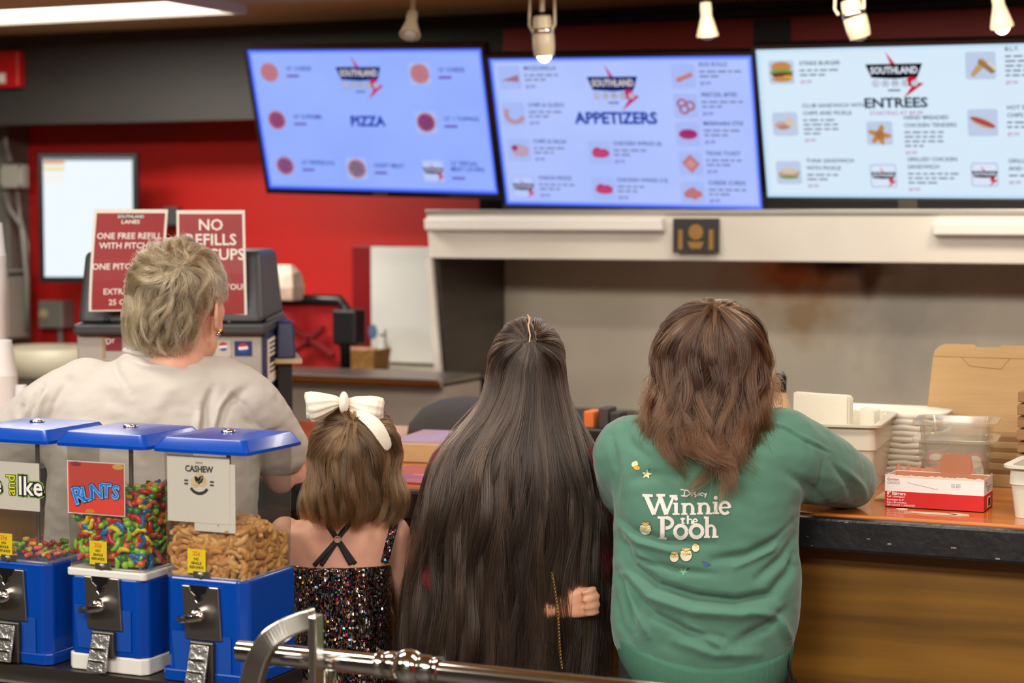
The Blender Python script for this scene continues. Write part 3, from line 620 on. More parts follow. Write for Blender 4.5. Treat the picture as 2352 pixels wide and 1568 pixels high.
m = M().box(x0, x1, -.003, 0, z0, z1, 0); m.text('Dr', .022, TM((x0 + .012, -.0035, z1 - .012), (1, 0, .25), (-.25, 0, 1)), 1, .02).build('flavour_sticker', [mat('wine_print', (130, 26, 44), .5), MT['whiteink']], t)
m = M().box(x1 - .052, x1 - .045, -.0025, 0, z0 - .02, z1 + .002).build('tape_residue', mat('tan_residue', (170, 145, 110), .8), t)
m = M(); ys = (.1, .34); zz = (q(620, 868).z, q(620, 782).z)
m.box(wr + .006, wr + .008, .06, .46, zz[0] - .02, zz[1], 0)
for k in range(7): m.box(wr + .0075, wr + .0085, .1, random.uniform(.25, .42), zz[1] - .015 - k * .013, zz[1] - .009 - k * .013, 1)
m.box(wr + .0075, wr + .0085, .1, .42, zz[0] + .035, zz[0] + .05, 1)
m.build('notice_label', [MT['paper'], MT['ink']], t)
# the two signs stand in the panel
SLEEVE = clear('sleeve_plastic', gloss=.0, rough=.25, ior=1.05)
def sign(px, label, lines, yaw, logo=False):
    """px: four corners tl,tr,br,bl"""
    c = [SF.L(x, y, -.02) for x, y in px]; tl, tr, br, bl = c
    o = SF.world(((bl.x + br.x) / 2, -.02, 0)); base = (bl.z + br.z) / 2
    t = thing('notice_sign', label, 'sign', (o.x, o.y, base), SF.ang + R(yaw))
    W2 = (tr.x - tl.x + br.x - bl.x) / 4 / math.cos(R(yaw)); H = (tl.z + tr.z - bl.z - br.z) / 2; sh = ((tl.x + tr.x) - (bl.x + br.x)) / 2
    bend = lambda x, z: (x + sh * (z / H) ** 1.5, .045 * z / H - .012 * math.sin(math.pi * z / H), z)
    N = 10
    def sheet(x0, x1, z0, z1, off, mi, m):
        vs = []; fs = []
        for k in range(N + 1):
            z = z0 + (z1 - z0) * k / N
            for x in (x0, x1): b = bend(x, z); vs.append((b[0], b[1] + off, b[2]))
        for k in range(N): fs.append((2 * k, 2 * k + 1, 2 * k + 3, 2 * k + 2))
        m.add(vs, fs, mi)
    m = M(); sheet(-W2, W2, 0, H, 0, 0, m); sheet(-W2 + .007, W2 - .007, .004, H - .01, -.001, 1, m)
    m.build('sheet', [MT['paper'], MT['signred']], t, recalc=False)
    m = M()
    for txt, z, size, dx in lines:
        k = len(m.v); m.text(txt, size, TM((0, 0, 0), (1, 0, 0), (0, 0, 1)), 0, .012)
        for i in range(k, len(m.v)):
            v = m.v[i]; b = bend(v[0] + dx, v[2] + z * H); m.v[i] = (b[0], b[1] - .002, b[2])
    if logo:
        for poly, mi in (([(-.035, .95), (.035, .95), (.028, .905), (-.028, .905)], 1),):
            m.add([(lambda b: (b[0], b[1] - .0018, b[2]))(bend(x, z * H)) for x, z in poly], [(0, 1, 2, 3)], mi)
        k = len(m.v); m.text('SOUTHLAND', .0115, TM((0, 0, 0), (1, 0, 0), (0, 0, 1)), 0, .02)
        for i in range(k, len(m.v)): v = m.v[i]; b = bend(v[0], v[2] + .927 * H); m.v[i] = (b[0], b[1] - .0025, b[2])
        k = len(m.v); m.text('LANES', .014, TM((0, 0, 0), (1, 0, 0), (0, 0, 1)), 0, .02, 'CENTER', 1.2)
        for i in range(k, len(m.v)): v = m.v[i]; b = bend(v[0], v[2] + .875 * H); m.v[i] = (b[0], b[1] - .0025, b[2])
    m.build('lettering', [MT['whiteink'], MT['ink']], t, recalc=False)
    m = M(); sheet(-W2 - .002, W2 + .002, 0, H + .004, -.004, 0, m); m.build('clear_sleeve', SLEEVE, t, recalc=False)
sign([(218, 480), (392, 481), (372, 716), (206, 712)], 'dark red sign about pitchers, left of the pair on the soda dispenser',
     [('ONE FREE REFILL', .735, .0225, 0), ('WITH PITCHER', .64, .0225, 0), ('ONE PITCHER PER', .435, .0225, 0), ('EXTRA CUPS', .19, .021, 0), ('25 CENTS', .085, .021, 0)], 6, True)
sign([(398, 482), (556, 483), (567, 727), (410, 722)], 'dark red sign reading NO REFILLS ON CUPS, right of the pair on the soda dispenser',
     [('NO', .855, .042, 0), ('REFILLS', .715, .042, 0), ('ON CUPS', .575, .042, 0), ('THANK YOU!', .27, .022, .02)], -10)
# dark cup box beside it
p = SF.L(664, 828)
t = thing('storage_box', 'navy plastic box on a pale board right of the soda dispenser', 'box', SF.world((p.x, .3, p.z - .02)), SF.ang)
m = M().hexa([(-.025, -.12, .012), (.03, -.12, .012), (.03, .1, .012), (-.025, .1, .012)], [(-.022, -.11, .115), (.024, -.11, .115), (.024, .1, .115), (-.022, .1, .115)])
m.build('box_body', MT['navy'], t, bevel=.006)
M().box(-.03, .045, -.14, .12, 0, .012).build('board', mat('pale_board', (196, 178, 140), .6), t)
M().box(-.02, .02, -.1, .1, 1.08 - (p.z - .02), -.0).build('stand', MT['blackpl'], t)

# ================================================================== WHITE CUP STACKS, LEFT EDGE OF THE COUNTER
CUP = mat('white_foam_cup', (226, 224, 222), .6)
def cup_stack(px, ytop, ybot, rpx, Y, label, group, rim=.0085):
    p = AT(px, ybot, Y); q_ = AT(px, ytop, Y); r = rpx
    n = max(3, int((q_.z - 1.08) / rim)); n = min(n, 60)
    base = thing('cup', label, 'cup', (p.x, Y, 1.08)) if False else None
    H = q_.z - 1.08; step = (H - .1) / (n - 1)
    me = None
    for k in range(n):
        if me is None:
            m = M().lathe([(r * .68, 0), (r * .7, .002), (r * .95, .086), (r, .09), (r * 1.02, .095), (r, .1), (r * .94, .097), (r * .66, .006)], 24)
            o = m.build('cup', CUP, smooth=True); me = o.data
        else:
            o = bpy.data.objects.new('cup', me); COL.objects.link(o)
        o.rotation_euler = (R(180), 0, 0); o.location = (p.x, Y, 1.081 + .1 + k * step)
        tag(o, label, 'cup', group)
cup_stack(-5, 512, 960, .03, 4.45, 'white foam cup nested in the tall narrow stack at the left edge', 'tall stack of white cups')
cup_stack(2, 782, 960, .046, 4.2, 'white foam cup nested in the wide short stack at the left edge', 'wide stack of white cups')
cup_stack(50, 885, 960, .022, 4.2, 'small white cup in the lowest stack beside the wide cups', 'low stack of small white cups')

# ================================================================== THINGS ON THE COUNTER, RIGHT
ZT = 1.0805
# stirrers box, torn open
a, b, c = AZ(2032, 1163, ZT), AZ(2258, 1178, ZT), AZ(2288, 1160, ZT)
w, d, h = b.x - a.x, .095, .064
t = thing('stirrer_box', 'torn-open red and white box of stirrers at the counter edge', 'box', (a.x, a.y, ZT))
REDB = mat('stirrer_red', (200, 30, 32), .45); WB = mat('stirrer_white', (232, 228, 224), .5); INN = mat('inner_card', (186, 124, 92), .8)
hm = .033
m = M(); m.box(0, w, 0, .0012, 0, hm, 0).box(0, w, 0, .0012, hm, h, 1).box(w - .0012, w, .0012, d, 0, hm, 0).box(w - .0012, w, .0012, d, hm, h, 1)
m.box(0, .0012, .0012, d, 0, hm, 0).box(0, .0012, .0012, d, hm, h, 1).box(0, w, d - .0012, d, 0, h, 1).box(0, w, 0, d, 0, .0012, 2)
m.box(.0013, w - .0013, .0014, .002, .001, h - .001, 2).box(.0013, w - .0013, d - .002, d - .0014, .001, h - .001, 2).box(w - .002, w - .0014, .002, d - .002, .001, h - .001, 2)
m.build('carton', [REDB, WB, INN], t)
torn = [(0, h - .002), (.0, h + .012)]
xs = np.linspace(0, w, 46)
m = M(); up = []
for x in xs:
    k = x / w
    zz = h + .008 + .004 * math.sin(60 * k) + random.uniform(-.003, .003)
    if .42 < k < .8: zz = h + .012 + .03 * min(1, (k - .42) / .1, (.8 - k) / .03 + .2) + random.uniform(-.003, .003)
    up.append((x, zz - .012 * (k > .82)))
vs = []; fs = []
for i, (x, z) in enumerate(up): vs += [(x, d - .001, h - .004), (x, d + .004 - (z - h) * .25, z)]
for i in range(len(up) - 1): fs.append((2 * i, 2 * i + 2, 2 * i + 3, 2 * i + 1))
m.add(vs, fs, 0); m.build('torn_flap', [INN], t, recalc=False)
m = M(); vs = []; fs = []
for i, x in enumerate(xs): vs += [(x, -.0004, h - .001), (x, .0 + .0006, h + .0015 + random.uniform(0, .003))]
for i in range(len(xs) - 1): fs.append((2 * i, 2 * i + 2, 2 * i + 3, 2 * i + 1))
m.add(vs, fs, 0)
ys = np.linspace(0, d, 24); vs = []; fs = []
for i, y in enumerate(ys): vs += [(w + .0004, y, h - .001), (w - .001, y, h + .002 + random.uniform(0, .004))]
for i in range(len(ys) - 1): fs.append((2 * i, 2 * i + 2, 2 * i + 3, 2 * i + 1))
m.add(vs, fs, 0); m.build('torn_edge', [mat('torn_paper', (222, 190, 170), .9)], t, recalc=False)
m = M(); TX = lambda x, z: TM((x, -.0008, z), (1, 0, 0), (0, 0, 1))
for txt, x, z, s, mi, bo in (('Gordon', .0045, .0575, .0075, 2, .012), ('CHOICE', .0045, .0505, .0072, 3, 0), ('8" Stirrers', .0045, .0285, .0092, 4, .03), ('Red \u2022 Unwrapped', .0045, .0222, .005, 4, .015),
        ('Revolvedor de 8"', .0045, .0155, .005, 4, .015), ('Rojo \u2022 Sin envoltura', .0045, .0102, .005, 4, .015), ('500 COUNT / UNIDADES', .0045, .0048, .0052, 4, .008), ('LOT 7022', .135, .053, .0045, 3, 0), ('FOR BEST', .135, .0485, .0045, 3, 0)):
    m.text(txt, s, TX(x, z), mi - 2, bo, 'LEFT')
T = TX(.047, .0535) @ Matrix.Rotation(R(-10), 4, 'Z'); m.box(0, .062, -.0012, .0012, 0, .0002, 3, T)
m.box(.002, .06, -.0008, .0008, .0002, .0003, 4, T)
SX = lambda y, z: TM((w + .0008, y, z), (0, 1, 0), (0, 0, 1))
m.text('Gordon', .0075, SX(.01, .0575), 0, .01, 'LEFT'); m.text('CHOICE', .007, SX(.01, .0505), 1, 0, 'LEFT')
for k in range(3): m.box(w, w + .0006, .03, .075 - k * .008, .047 - k * .004, .0482 - k * .004, 1)
m.box(w, w + .0006, .04, .068, .005, .026, 2)
for k in range(9): y = .043 + k * .0026; m.box(w + .0006, w + .001, y, y + (.0008, .0014, .0006)[k % 3], .007, .024, 5)
m.build('printing', [mat('brand_red', (176, 60, 50), .6), mat('grey_print', (120, 116, 112), .6), MT['whiteink'], mat('pale_grey_line', (205, 202, 198), .6), mat('white_line', (240, 238, 236), .6), MT['ink']], t, recalc=False)
# paper scraps below the box
for i, (x0, y0, x1, y1, z_) in enumerate(((2080, 1172, 2200, 1186, 0), (2180, 1178, 2225, 1186, 1), (2060, 1167, 2085, 1172, 2))):
    p0, p1 = AZ(x0, y0, ZT), AZ(x1, y1, ZT); m = M(); n = 14
    cx, cy = (p0.x + p1.x) / 2, (p0.y + p1.y) / 2; rx, ry = abs(p1.x - p0.x) / 2, .014
    ring = [(cx + rx * math.cos(2 * math.pi * k / n) * random.uniform(.75, 1.1), cy + ry * math.sin(2 * math.pi * k / n) * random.uniform(.6, 1.1)) for k in range(n)]
    m.prism(ring, ZT, ZT + .0012, 'z'); solo('paper_scrap', m, mat('torn_white_scrap', (228, 205, 180), .9), ('long torn paper scrap lying along the front of the stirrer box', 'small torn paper scrap near the right front corner of the stirrer box', 'tiny torn scrap near the left front corner of the stirrer box')[i], 'paper')
def pan(name, label, o, rz, w, d, h, mats, taper=.86, rim=.014, r=.018, cat='food pan'):
    t = thing(name, label, cat, o, rz)
    def rr(w, d, r, z, n=5):
        pts = []
        for cx, cy, a in ((w - r, d - r, 0), (-w + r, d - r, 90), (-w + r, -d + r, 180), (w - r, -d + r, 270)):
            for k in range(n): an = R(a + 90 * k / (n - 1)); pts.append((cx + r * math.cos(an), cy + r * math.sin(an), z))
        return pts
    T_ = taper; th = .003
    rings = [rr(w * T_, d * T_, r, 0), rr(w * (T_ + .1), d * (T_ + .1), r, h * .62), rr(w * (T_ + .105) + .003, d * (T_ + .105) + .003, r, h * .64), rr(w, d, r, h - .004), rr(w + rim, d + rim, r + rim, h - .005), rr(w + rim, d + rim, r + rim, h), rr(w - th, d - th, r, h), rr(w * (T_ + .1) - th, d * (T_ + .1) - th, r, h * .63), rr(w * T_ - th, d * T_ - th, r, .004)]
    M().loft(rings).build('pan_body', mats, t, smooth=True, auto=35)
    return t
# cream pan with napkins
f0 = AZ(1925, 1120, ZT)
t = pan('napkin_pan', 'cream plastic pan filled with upright paper napkins by the green sweatshirt elbow', (-1.085, 4.24, ZT), R(6), .088, .15, .15, CREAMPL, .9)
M().box(-.068, .068, -.12, .12, .004, .09).build('napkin_bed', MT['napkin'], t, bevel=.006)
NAP = 'napkins standing in the cream pan'
def napkin(x, y, rz, w, z0, z1, lean, label, wave=.003):
    m = M(); N = 8; vs = []; fs = []
    for s, off in ((0, 0), (1, .0022)):
        for k in range(N + 1):
            for i in range(N + 1):
                u, v = i / N, k / N; xx = (u - .5) * w; zz = z0 + (z1 - z0) * v - (.006 * u if v > .9 else 0)
                vs.append((xx, off + lean * v + wave * math.sin(3 * u + 2 * v) + .012 * (u - .5) ** 2 * v, zz))
    n2 = (N + 1) ** 2
    for s in (0, 1):
        for k in range(N):
            for i in range(N): a_ = s * n2 + k * (N + 1) + i; q_ = (a_, a_ + 1, a_ + N + 2, a_ + N + 1); fs.append(q_ if s == 0 else q_[::-1])
    m.add(vs, fs); o = m.build('paper_napkin', MT['napkin'], smooth=True, recalc=False)
    o.location = (x, y, ZT); o.rotation_euler = (0, 0, rz); tag(o, label, 'napkin', NAP)
for k in range(9):
    napkin(-1.112 + random.uniform(-.002, .002), 4.15 + .006 * k, R(16), .115, .062, .212 - .0015 * abs(k - 2) - random.uniform(0, .003), .012, 'upright ivory napkin in the tall bundle at the front of the cream pan' if k else 'frontmost tall ivory napkin with a folded corner in the cream pan', .002)
for k in range(8):
    napkin(-1.022 + .0005 * k, 4.2 + .006 * k, R(16), .03, .06, .175, .006, 'short folded napkin in the small bundle beside the tall napkins', .001)
# white stack of napkins / take-away lids behind
p = AZ(2040, 1060, ZT)
t = thing('filter_stack', 'tall stack of crinkled white paper baskets between the cream pan and clear tubs', 'paper stack', (-.985, 4.48, ZT))
for k in range(11):
    m = M(); n = 28; z = k * .0135; w_ = .078 + .006 * math.sin(k * 2.1)
    m.loft([[(w_ * s * math.copysign(abs(math.cos(2 * math.pi * i / n)) ** .5, math.cos(2 * math.pi * i / n)) + .002 * math.sin(i * 5 + k), .09 * s * math.copysign(abs(math.sin(2 * math.pi * i / n)) ** .5, math.sin(2 * math.pi * i / n)), z + zz * .82 + .0018 * math.sin(i * 3 + k)) for i in range(n)] for s, zz in ((.93, 0), (1, .006), (.99, .0165), (.9, .012))])
    m.build('paper_basket', mat('crinkled_white', (222, 214, 196), .85) if k == 0 else bpy.data.materials['crinkled_white'], t, smooth=True)
m = M(); P0 = AT(1850, 925, 4.75)
m.box(-.26, .24, -.09, .1, 0, .012).box(-.25, .22, -.1, .09, .012, .022).box(-.2, .24, -.08, .1, .022, .03)
p = AT(1990, 960, 4.72)
t2 = solo('paper_liner_stack', M().box(p.x - .12, p.x + .13, 4.64, 4.82, ZT, p.z + .012, 0).box(p.x - .11, p.x + .12, 4.63, 4.8, p.z + .012, p.z + .02, 0).box(p.x - .06, p.x + .135, 4.65, 4.82, p.z + .02, p.z + .026, 0), mat('white_liners', (226, 220, 208), .8, bump=(40, .5)), 'pile of white paper liners at the back of the counter behind the napkins', 'paper stack', bevel=.004)
# two nested clear tubs
CT = MILKY
tub_o = Vector((-.835, 4.24, ZT))
t = pan('clear_tub', 'lower clear plastic tub holding creamer cups behind the stirrer box', tub_o, R(6), .075, .075, .118, CT, .84)
t = pan('clear_tub', 'upper clear plastic tub nested on the one with creamer cups', tub_o + Vector((0, 0, .05)), R(6), .0745, .0745, .106, CT, .8)
RIMR = mat('creamer_lid_red', (206, 60, 66), .5)
CR = [(-.035, -.045, .03, 70, 20), (.0, -.048, .024, 90, -8), (.012, -.04, .05, 100, 60), (.045, -.03, .04, 85, 110), (-.04, -.02, .06, 30, 0), (-.005, -.01, .062, 10, 40), (.04, .0, .06, 60, 10), (-.045, .03, .035, 80, 30), (.02, .03, .04, 20, 70)]
for k, (x, y, z, tilt, az) in enumerate(CR):
    t = thing('creamer_cup', 'small white creamer cup with a red lid inside the lower clear tub', 'creamer cup', tub_o + Vector((x, y, z * .8 + .012)), 0, 'creamer cups in the clear tub')
    t.rotation_euler = (R(tilt), 0, R(az))
    M().lathe([(.013, -.014), (.0135, -.012), (.019, .012), (.021, .014), (.021, .0155)], 18).build('cup_body', MT['whitem'], t, smooth=True, auto=40)
    M().lathe([(.0206, .0155), (.0206, .0165), (.002, .0166)], 18).build('foil_lid', RIMR if k != 1 else MT['whitem'], t)
    M().lathe([(.013, .0168), (.013, .0172), (.001, .0173)], 16).build('lid_print', MT['whitem'] if k != 1 else RIMR, t)
# cardboard: tall opened lid at the back, stacks of flat boxes in front
p0, p1 = AT(2128, 940, 4.5), AT(2150, 788, 4.62)
t = thing('pizza_box', 'open brown cardboard box with its tall lid raised at the right', 'cardboard box', (-.42, 4.6, ZT))
X0 = AT(2130, 900, 4.6).x + .42; zt_ = p1.z - ZT; hb = .1
m = M(); pts = []
lid = [(X0 - .004, hb - .0), (X0 + .012, zt_ - .035)]
for k in range(7): an = R(180 - 90 * k / 6); lid.append((X0 + .045 + .033 * math.cos(an), zt_ - .033 + .033 * math.sin(an)))
xn0 = AT(2238, 793, 4.6).x + .42; xn1 = AT(2300, 793, 4.6).x + .42
lid += [(xn0, zt_), (xn0 + .006, zt_ - .006), (xn1 - .006, zt_ - .006), (xn1, zt_), (.52, zt_ - .002), (.52, hb)]
m.prism(lid, .0, .005, 'y'); m.build('raised_lid', MT['card'], t)
cr = M(); yl = -.0006
for x0, x1, z in ((X0 + .01, .5, zt_ - .03),): cr.box(x0, x1, yl, .0, z, z + .0012)
for seg_ in (((xn0 - .03, zt_ - .03), (xn0 - .01, zt_ - .05)), ((xn0 - .01, zt_ - .05), (xn1 + .0, zt_ - .055)), ((xn1, zt_ - .055), (xn1 + .02, zt_ - .03))):
    (xa, za), (xb, zb_) = seg_; cr.tube([(xa, 0, za), (xb, 0, zb_)], .0008, 5)
cr.build('crease', MT['card2'], t)
M().box(X0 + .0, .52, -.012, .35, 0, .012).box(X0, X0 + .006, 0, .35, .012, hb).box(X0, .52, .0, .006, .012, hb).build('tray', MT['card'], t)
for i, (x0, yy0, n_, lb) in enumerate(((2215, 4.2, 9, 'flat folded cardboard sheet in the leaning pile behind the stirrer box'),)):
    for k in range(n_):
        y_ = 4.345 + k * .011; z1 = AT(2260, 1088 - 12.5 * k, y_).z; zl = AT(2204 + k * 3, 1000, y_).x
        m = M().box(zl, zl + .175 + .003 * (k % 3), y_, y_ + .004, ZT, z1)
        solo('cardboard_sheet', m, MT['card2'] if k % 2 else MT['card'], lb if k else 'frontmost and lowest cardboard sheet of the pile behind the stirrer box', 'cardboard', 'folded cardboard sheets')
m = M()
for k in range(8):
    z = 1.1 + k * .0265; m.box(-.695, -.47, 4.16 + .008 * (k % 2), 4.36, z, z + .022)
solo('carton_tray_stack', M().box(-.695, -.47, 4.17, 4.38, ZT, 1.1).add(m.v, m.f), MT['card2'], 'dark stack of folded cartons at the right picture edge', 'cardboard', bevel=.002)
# white tub, right edge
t = pan('white_tub', 'cloudy white plastic tub with a thick rim at the right picture edge', (-.598, 3.98, ZT), R(-4), .062, .085, .105, mat('cloudy_white_plastic', (214, 212, 196), .4, coat=.2), .88, .014, .02)
# wooden board under the stirrer box' left end
p = AZ(2020, 1112, ZT); m = M().prism([(-.965, 4.03), (-.86, 4.06), (-.84, 4.2), (-.97, 4.16)], ZT, ZT + .004, 'z'); solo('cardboard_offcut', m, MT['card'], 'flat cardboard offcut under the clear tubs', 'cardboard')
# menus / pizza box on the counter between the children
a = AZ(925, 1106, ZT)
m = M().prism([(-2.12, 3.87), (-1.72, 3.85), (-1.7, 4.1), (-2.1, 4.13)], ZT, ZT + .003, 'z', 0)
for i in range(4): m.box(-2.05 + i * .03, -1.8, 3.93 + i * .045, 3.945 + i * .045, ZT + .003, ZT + .0034, i % 2 + 1)
solo('paper_menu', m, [mat('pink_red_print', (176, 64, 66), .35, coat=.4), mat('violet_print', (110, 100, 190), .4), mat('pink_print', (214, 130, 130), .4)], 'glossy red printed menu lying on the counter beside the bow girl', 'menu')
t = thing('flat_box', 'low cardboard box with a violet-printed sheet on the counter behind the bow girl', 'cardboard box', (-2.02, 4.35, ZT), R(8))
M().box(-.2, .22, -.14, .14, 0, .045).build('carton', MT['card'], t, bevel=.003)
M().box(-.2, .19, -.11, .15, .0455, .047).build('printed_sheet', mat('violet_paper', (176, 160, 190), .4, var=(9, .6, (196, 110, 90))), t)
p = AT(1000, 972, 4.75)
m = M(); prf = [(.16, 0), (.155, .03), (.12, .075), (.07, .1), (.02, .108)]
m.lathe(prf, 24, 0, Matrix.Translation((p.x + .1, 4.75, ZT)) @ Matrix.Diagonal((1.1, .8, 1, 1)))
solo('cloth_heap', m, mat('dark_grey_cloth', (62, 58, 58), .9, bump=(20, .4)), 'dark grey cloth heap at the far edge of the counter behind the long-haired girl', 'cloth', smooth=True)
p = AT(1395, 1000, 4.62)
t = thing('condiment_rack', 'black condiment rack with an orange packet between the two girls', 'rack', (p.x, 4.62, ZT))
M().box(-.07, .06, -.06, .06, 0, .06).build('rack_body', MT['blackpl'], t, bevel=.006)
for k, (x, c) in enumerate(((-.04, (214, 110, 40)), (.0, (60, 50, 46)), (.03, (44, 40, 40)))): M().box(x - .014, x + .014, -.03, .03, .05, .1 + .01 * (k % 2)).build('packet', mat('packet_%d' % k, c, .5), t, bevel=.004)
p = AT(1790, 958, 4.8)
t = thing('sauce_bottle', 'white and amber sauce bottle with a dark cap behind the wavy-haired girl', 'bottle', (p.x, 4.8, ZT))
M().lathe([(.03, 0), (.032, .01), (.032, .1), (.02, .135), (.014, .15)], 18).build('bottle_body', mat('amber_white', (206, 178, 140), .4, var=(14, .8, (180, 130, 70))), t, smooth=True, auto=40)
M().lathe([(.017, .148), (.018, .185), (.008, .2)], 14).build('cap', MT['blackpl'], t, smooth=True)
p = AT(1462, 930, 5.3)
t = thing('grill_caddy', 'pale caddy on the kitchen side behind the wavy-haired girl', 'caddy', (p.x, 6.3, .9655))
M().box(-.06, .06, -.05, .05, 0, .05).build('caddy_body', MT['whitep'], t, bevel=.005)
M().box(-.066, .066, -.056, .056, .044, .056).build('rim', MT['whitem'], t, bevel=.003)

# ================================================================== CANDY MACHINES
Y0 = 2.945
LCH = mat('black_slot', (12, 12, 14), .4)
def candy_machine(x, label, foot, plate, sign, z=.838):
    t = thing('candy_machine', label, 'candy machine', (x, Y0 + .088, z))
    w = .0875
    H0, H1 = .19, .418           # top of base, underside of lid
    # base: body with chamfered side corners and a recessed lower front
    m = M(); bz = .03 if foot else 0.0
    oct_ = lambda a, c, z: [(-a + c, -a, z), (a - c, -a, z), (a, -a + c, z), (a, a, z), (-a, a, z), (-a, -a + c, z)]
    m.loft([oct_(w * .99, .016, bz), oct_(w * .99, .016, H0 - (.014 if plate else 0))]); m.build('base', MT['blue'], t, bevel=.004)
    if foot: M().loft([oct_(w * 1.0, .012, 0), oct_(w * 1.0, .012, .0305)]).build('foot_plate', MT['whitem'], t, bevel=.003)
    else: M().loft([oct_(w * 1.05, .012, -.0), oct_(w * 1.05, .012, .022)]).build('foot_plate', MT['blue'], t, bevel=.003)
    if plate: M().loft([oct_(w * 1.0, .006, H0 - .0155), oct_(w * 1.0, .006, H0 - .001)]).build('top_plate', MT['whitem'], t, bevel=.003)
    # recessed front panel, lower half leaning
    M().add([(-w + .028, -w - .0015, bz + .012), (w - .03, -w - .0015, bz + .012), (w - .03, -w - .0015, bz + .088), (-w + .02, -w - .0015, bz + .092)], [(0, 1, 2, 3)]).build('front_panel', mat('blue_panel', (14, 70, 160), .45) if 'blue_panel' not in bpy.data.materials else bpy.data.materials['blue_panel'], t)
    # coin mechanism
    c = M(); cx, cz = -.004, .127; pw = .0385
    c.hexa([(cx - pw + .006, -w - .006, cz - .047), (cx + pw + .006, -w - .006, cz - .047), (cx + pw + .006, -w, cz - .047), (cx - pw + .006, -w, cz - .047)], [(cx - pw, -w - .006, cz + .05), (cx + pw, -w - .006, cz + .05), (cx + pw, -w, cz + .05), (cx - pw, -w, cz + .05)])
    cp = c.build('coin_plate', mat('mirror_steel', (165, 160, 154), .34, 1) if 'mirror_steel' not in bpy.data.materials else bpy.data.materials['mirror_steel'], t, bevel=.002)
    s = M(); s.prism([(cx - .02, cz + .051), (cx + .018, cz + .051), (cx + .016, cz + .04), (cx + .006, cz + .034), (cx + .004, cz + .024), (cx - .002, cz + .02), (cx - .008, cz + .024), (cx - .009, cz + .034), (cx - .018, cz + .04)], -w - .0075, -w - .0062); s.build('coin_slot', LCH, cp)
    so = M(); so.tube([(cx - .02, -w - .007, cz + .05), (cx - .018, -w - .008, cz + .04), (cx - .009, -w - .008, cz + .033), (cx - .008, -w - .008, cz + .024), (cx - .002, -w - .008, cz + .019), (cx + .004, -w - .008, cz + .024), (cx + .006, -w - .008, cz + .033), (cx + .016, -w - .008, cz + .04), (cx + .018, -w - .007, cz + .05)], .0012, 6); so.build('slot_rim', MT['chrome'], cp)
    hb = M(); hb.lathe([(.009, 0), (.009, .008), (.006, .009), (.006, .02)], 18, 0, rot(90, 'X', (cx + .001, -w - .006, cz + .003))).ball((cx + .001, -w - .027, cz + .005), (.008, .006, .006), 12, 8); hb.build('handle_hub', MT['chrome'], cp, smooth=True, auto=40)
    hd = M(); hd.tube([(cx - .034, -w - .026, cz - .009), (cx - .01, -w - .027, cz - .0055), (cx + .012, -w - .026, cz - .001), (cx + .018, -w - .024, cz + .003)], [.0065, .0075, .0075, .006], 12, 0, None, .55); hd.build('turn_handle', MT['chrome'], cp, smooth=True)
    # chute with flap door
    ch = M(); ch.box(cx - .02, cx + .03, -w - .012, -w, bz - .0 + .0, .078); ch.build('chute', MT['dsteel'], t, bevel=.003)
    fl = M(); fl.hexa([(cx - .022, -w - .026, .004), (cx + .02, -w - .026, .004), (cx + .02, -w - .02, .004), (cx - .022, -w - .02, .004)], [(cx - .018, -w - .012, .073), (cx + .022, -w - .012, .073), (cx + .022, -w - .008, .073), (cx - .018, -w - .008, .073)])
    fo = fl.build('flap_door', mat('cast_metal', (186, 184, 180), .35, .9, bump=(70, .5)) if 'cast_metal' not in bpy.data.materials else bpy.data.materials['cast_metal'], t, bevel=.003)
    em_ = M(); em_.box(cx - .014, cx + .016, -w - .0225, -w - .018, .046, .049); em_.box(cx - .015, cx + .015, -w - .0255, -w - .02, .024, .0265); em_.build('flap_ridge', MT['chrome'], fo)
    # clear hopper
    ht = [(-w * .985, .002), (-w * .985, .0), ]
    def rr(a, r, z, n=4):
        pts = []
        for cx_, cy_2, an0 in ((a - r, a - r, 0), (-a + r, a - r, 90), (-a + r, -a + r, 180), (a - r, -a + r, 270)):
            for k in range(n): an = R(an0 + 90 * k / (n - 1)); pts.append((cx_ + r * math.cos(an), cy_2 + r * math.sin(an), z))
        return pts
    M().loft([rr(w * .93, .008, H0 - .002), rr(w * .955, .01, H0 + .008), rr(w * .985, .01, H1)], caps=False).build('hopper', CLEAR, t, smooth=True, auto=40)
    M().loft([rr(w * .95, .009, H0 - .001), rr(w * .955, .009, H0 + .004), rr(w * .9, .009, H0 + .004)], caps=False).build('hopper_base_rim', MILKY, t, smooth=True)
    M().tube([(0, 0, H0), (0, 0, H1 + .03)], .0045, 8).build('centre_rod', MT['steel'], t)
    # lid
    lo = 1.135
    l = M().loft([rr(w * lo, .012, H1 - .002), rr(w * lo, .012, H1 + .004), rr(w * (lo - .015), .012, H1 + .006), rr(w * 1.0, .012, H1 + .022), rr(w * .98, .012, H1 + .0235), rr(w * .5, .01, H1 + .0265)]); l.build('lid', MT['blue'], t, smooth=True, auto=28)
    M().lathe([(.0145, H1 + .026), (.0135, H1 + .03), (.009, H1 + .0315), (.004, H1 + .03), (.002, H1 + .03)], 20).build('lid_lock', MT['chrome'], t, smooth=True)
    # card, leaning inside the front pane
    sign(t, w, H0, H1)
    # yellow sticker
    y = M(); y.box(-.034 - .0, .004, -w * .97 - .001, -w * .97, H0 + .008, H0 + .052, 0)
    tx = TM((-.015, -w * .97 - .0015, H0 + .044), (1, 0, 0), (0, 0, 1)); y.text('25\u00a2', .011, tx, 1, .02)
    for k, s_ in enumerate(('NO', 'SINGLE', 'REFUNDS')):
        y.text(s_, .0068, TM((-.015, -w * .97 - .0015, H0 + .034 - .0075 * k), (1, 0, 0), (0, 0, 1)), 2, .02)
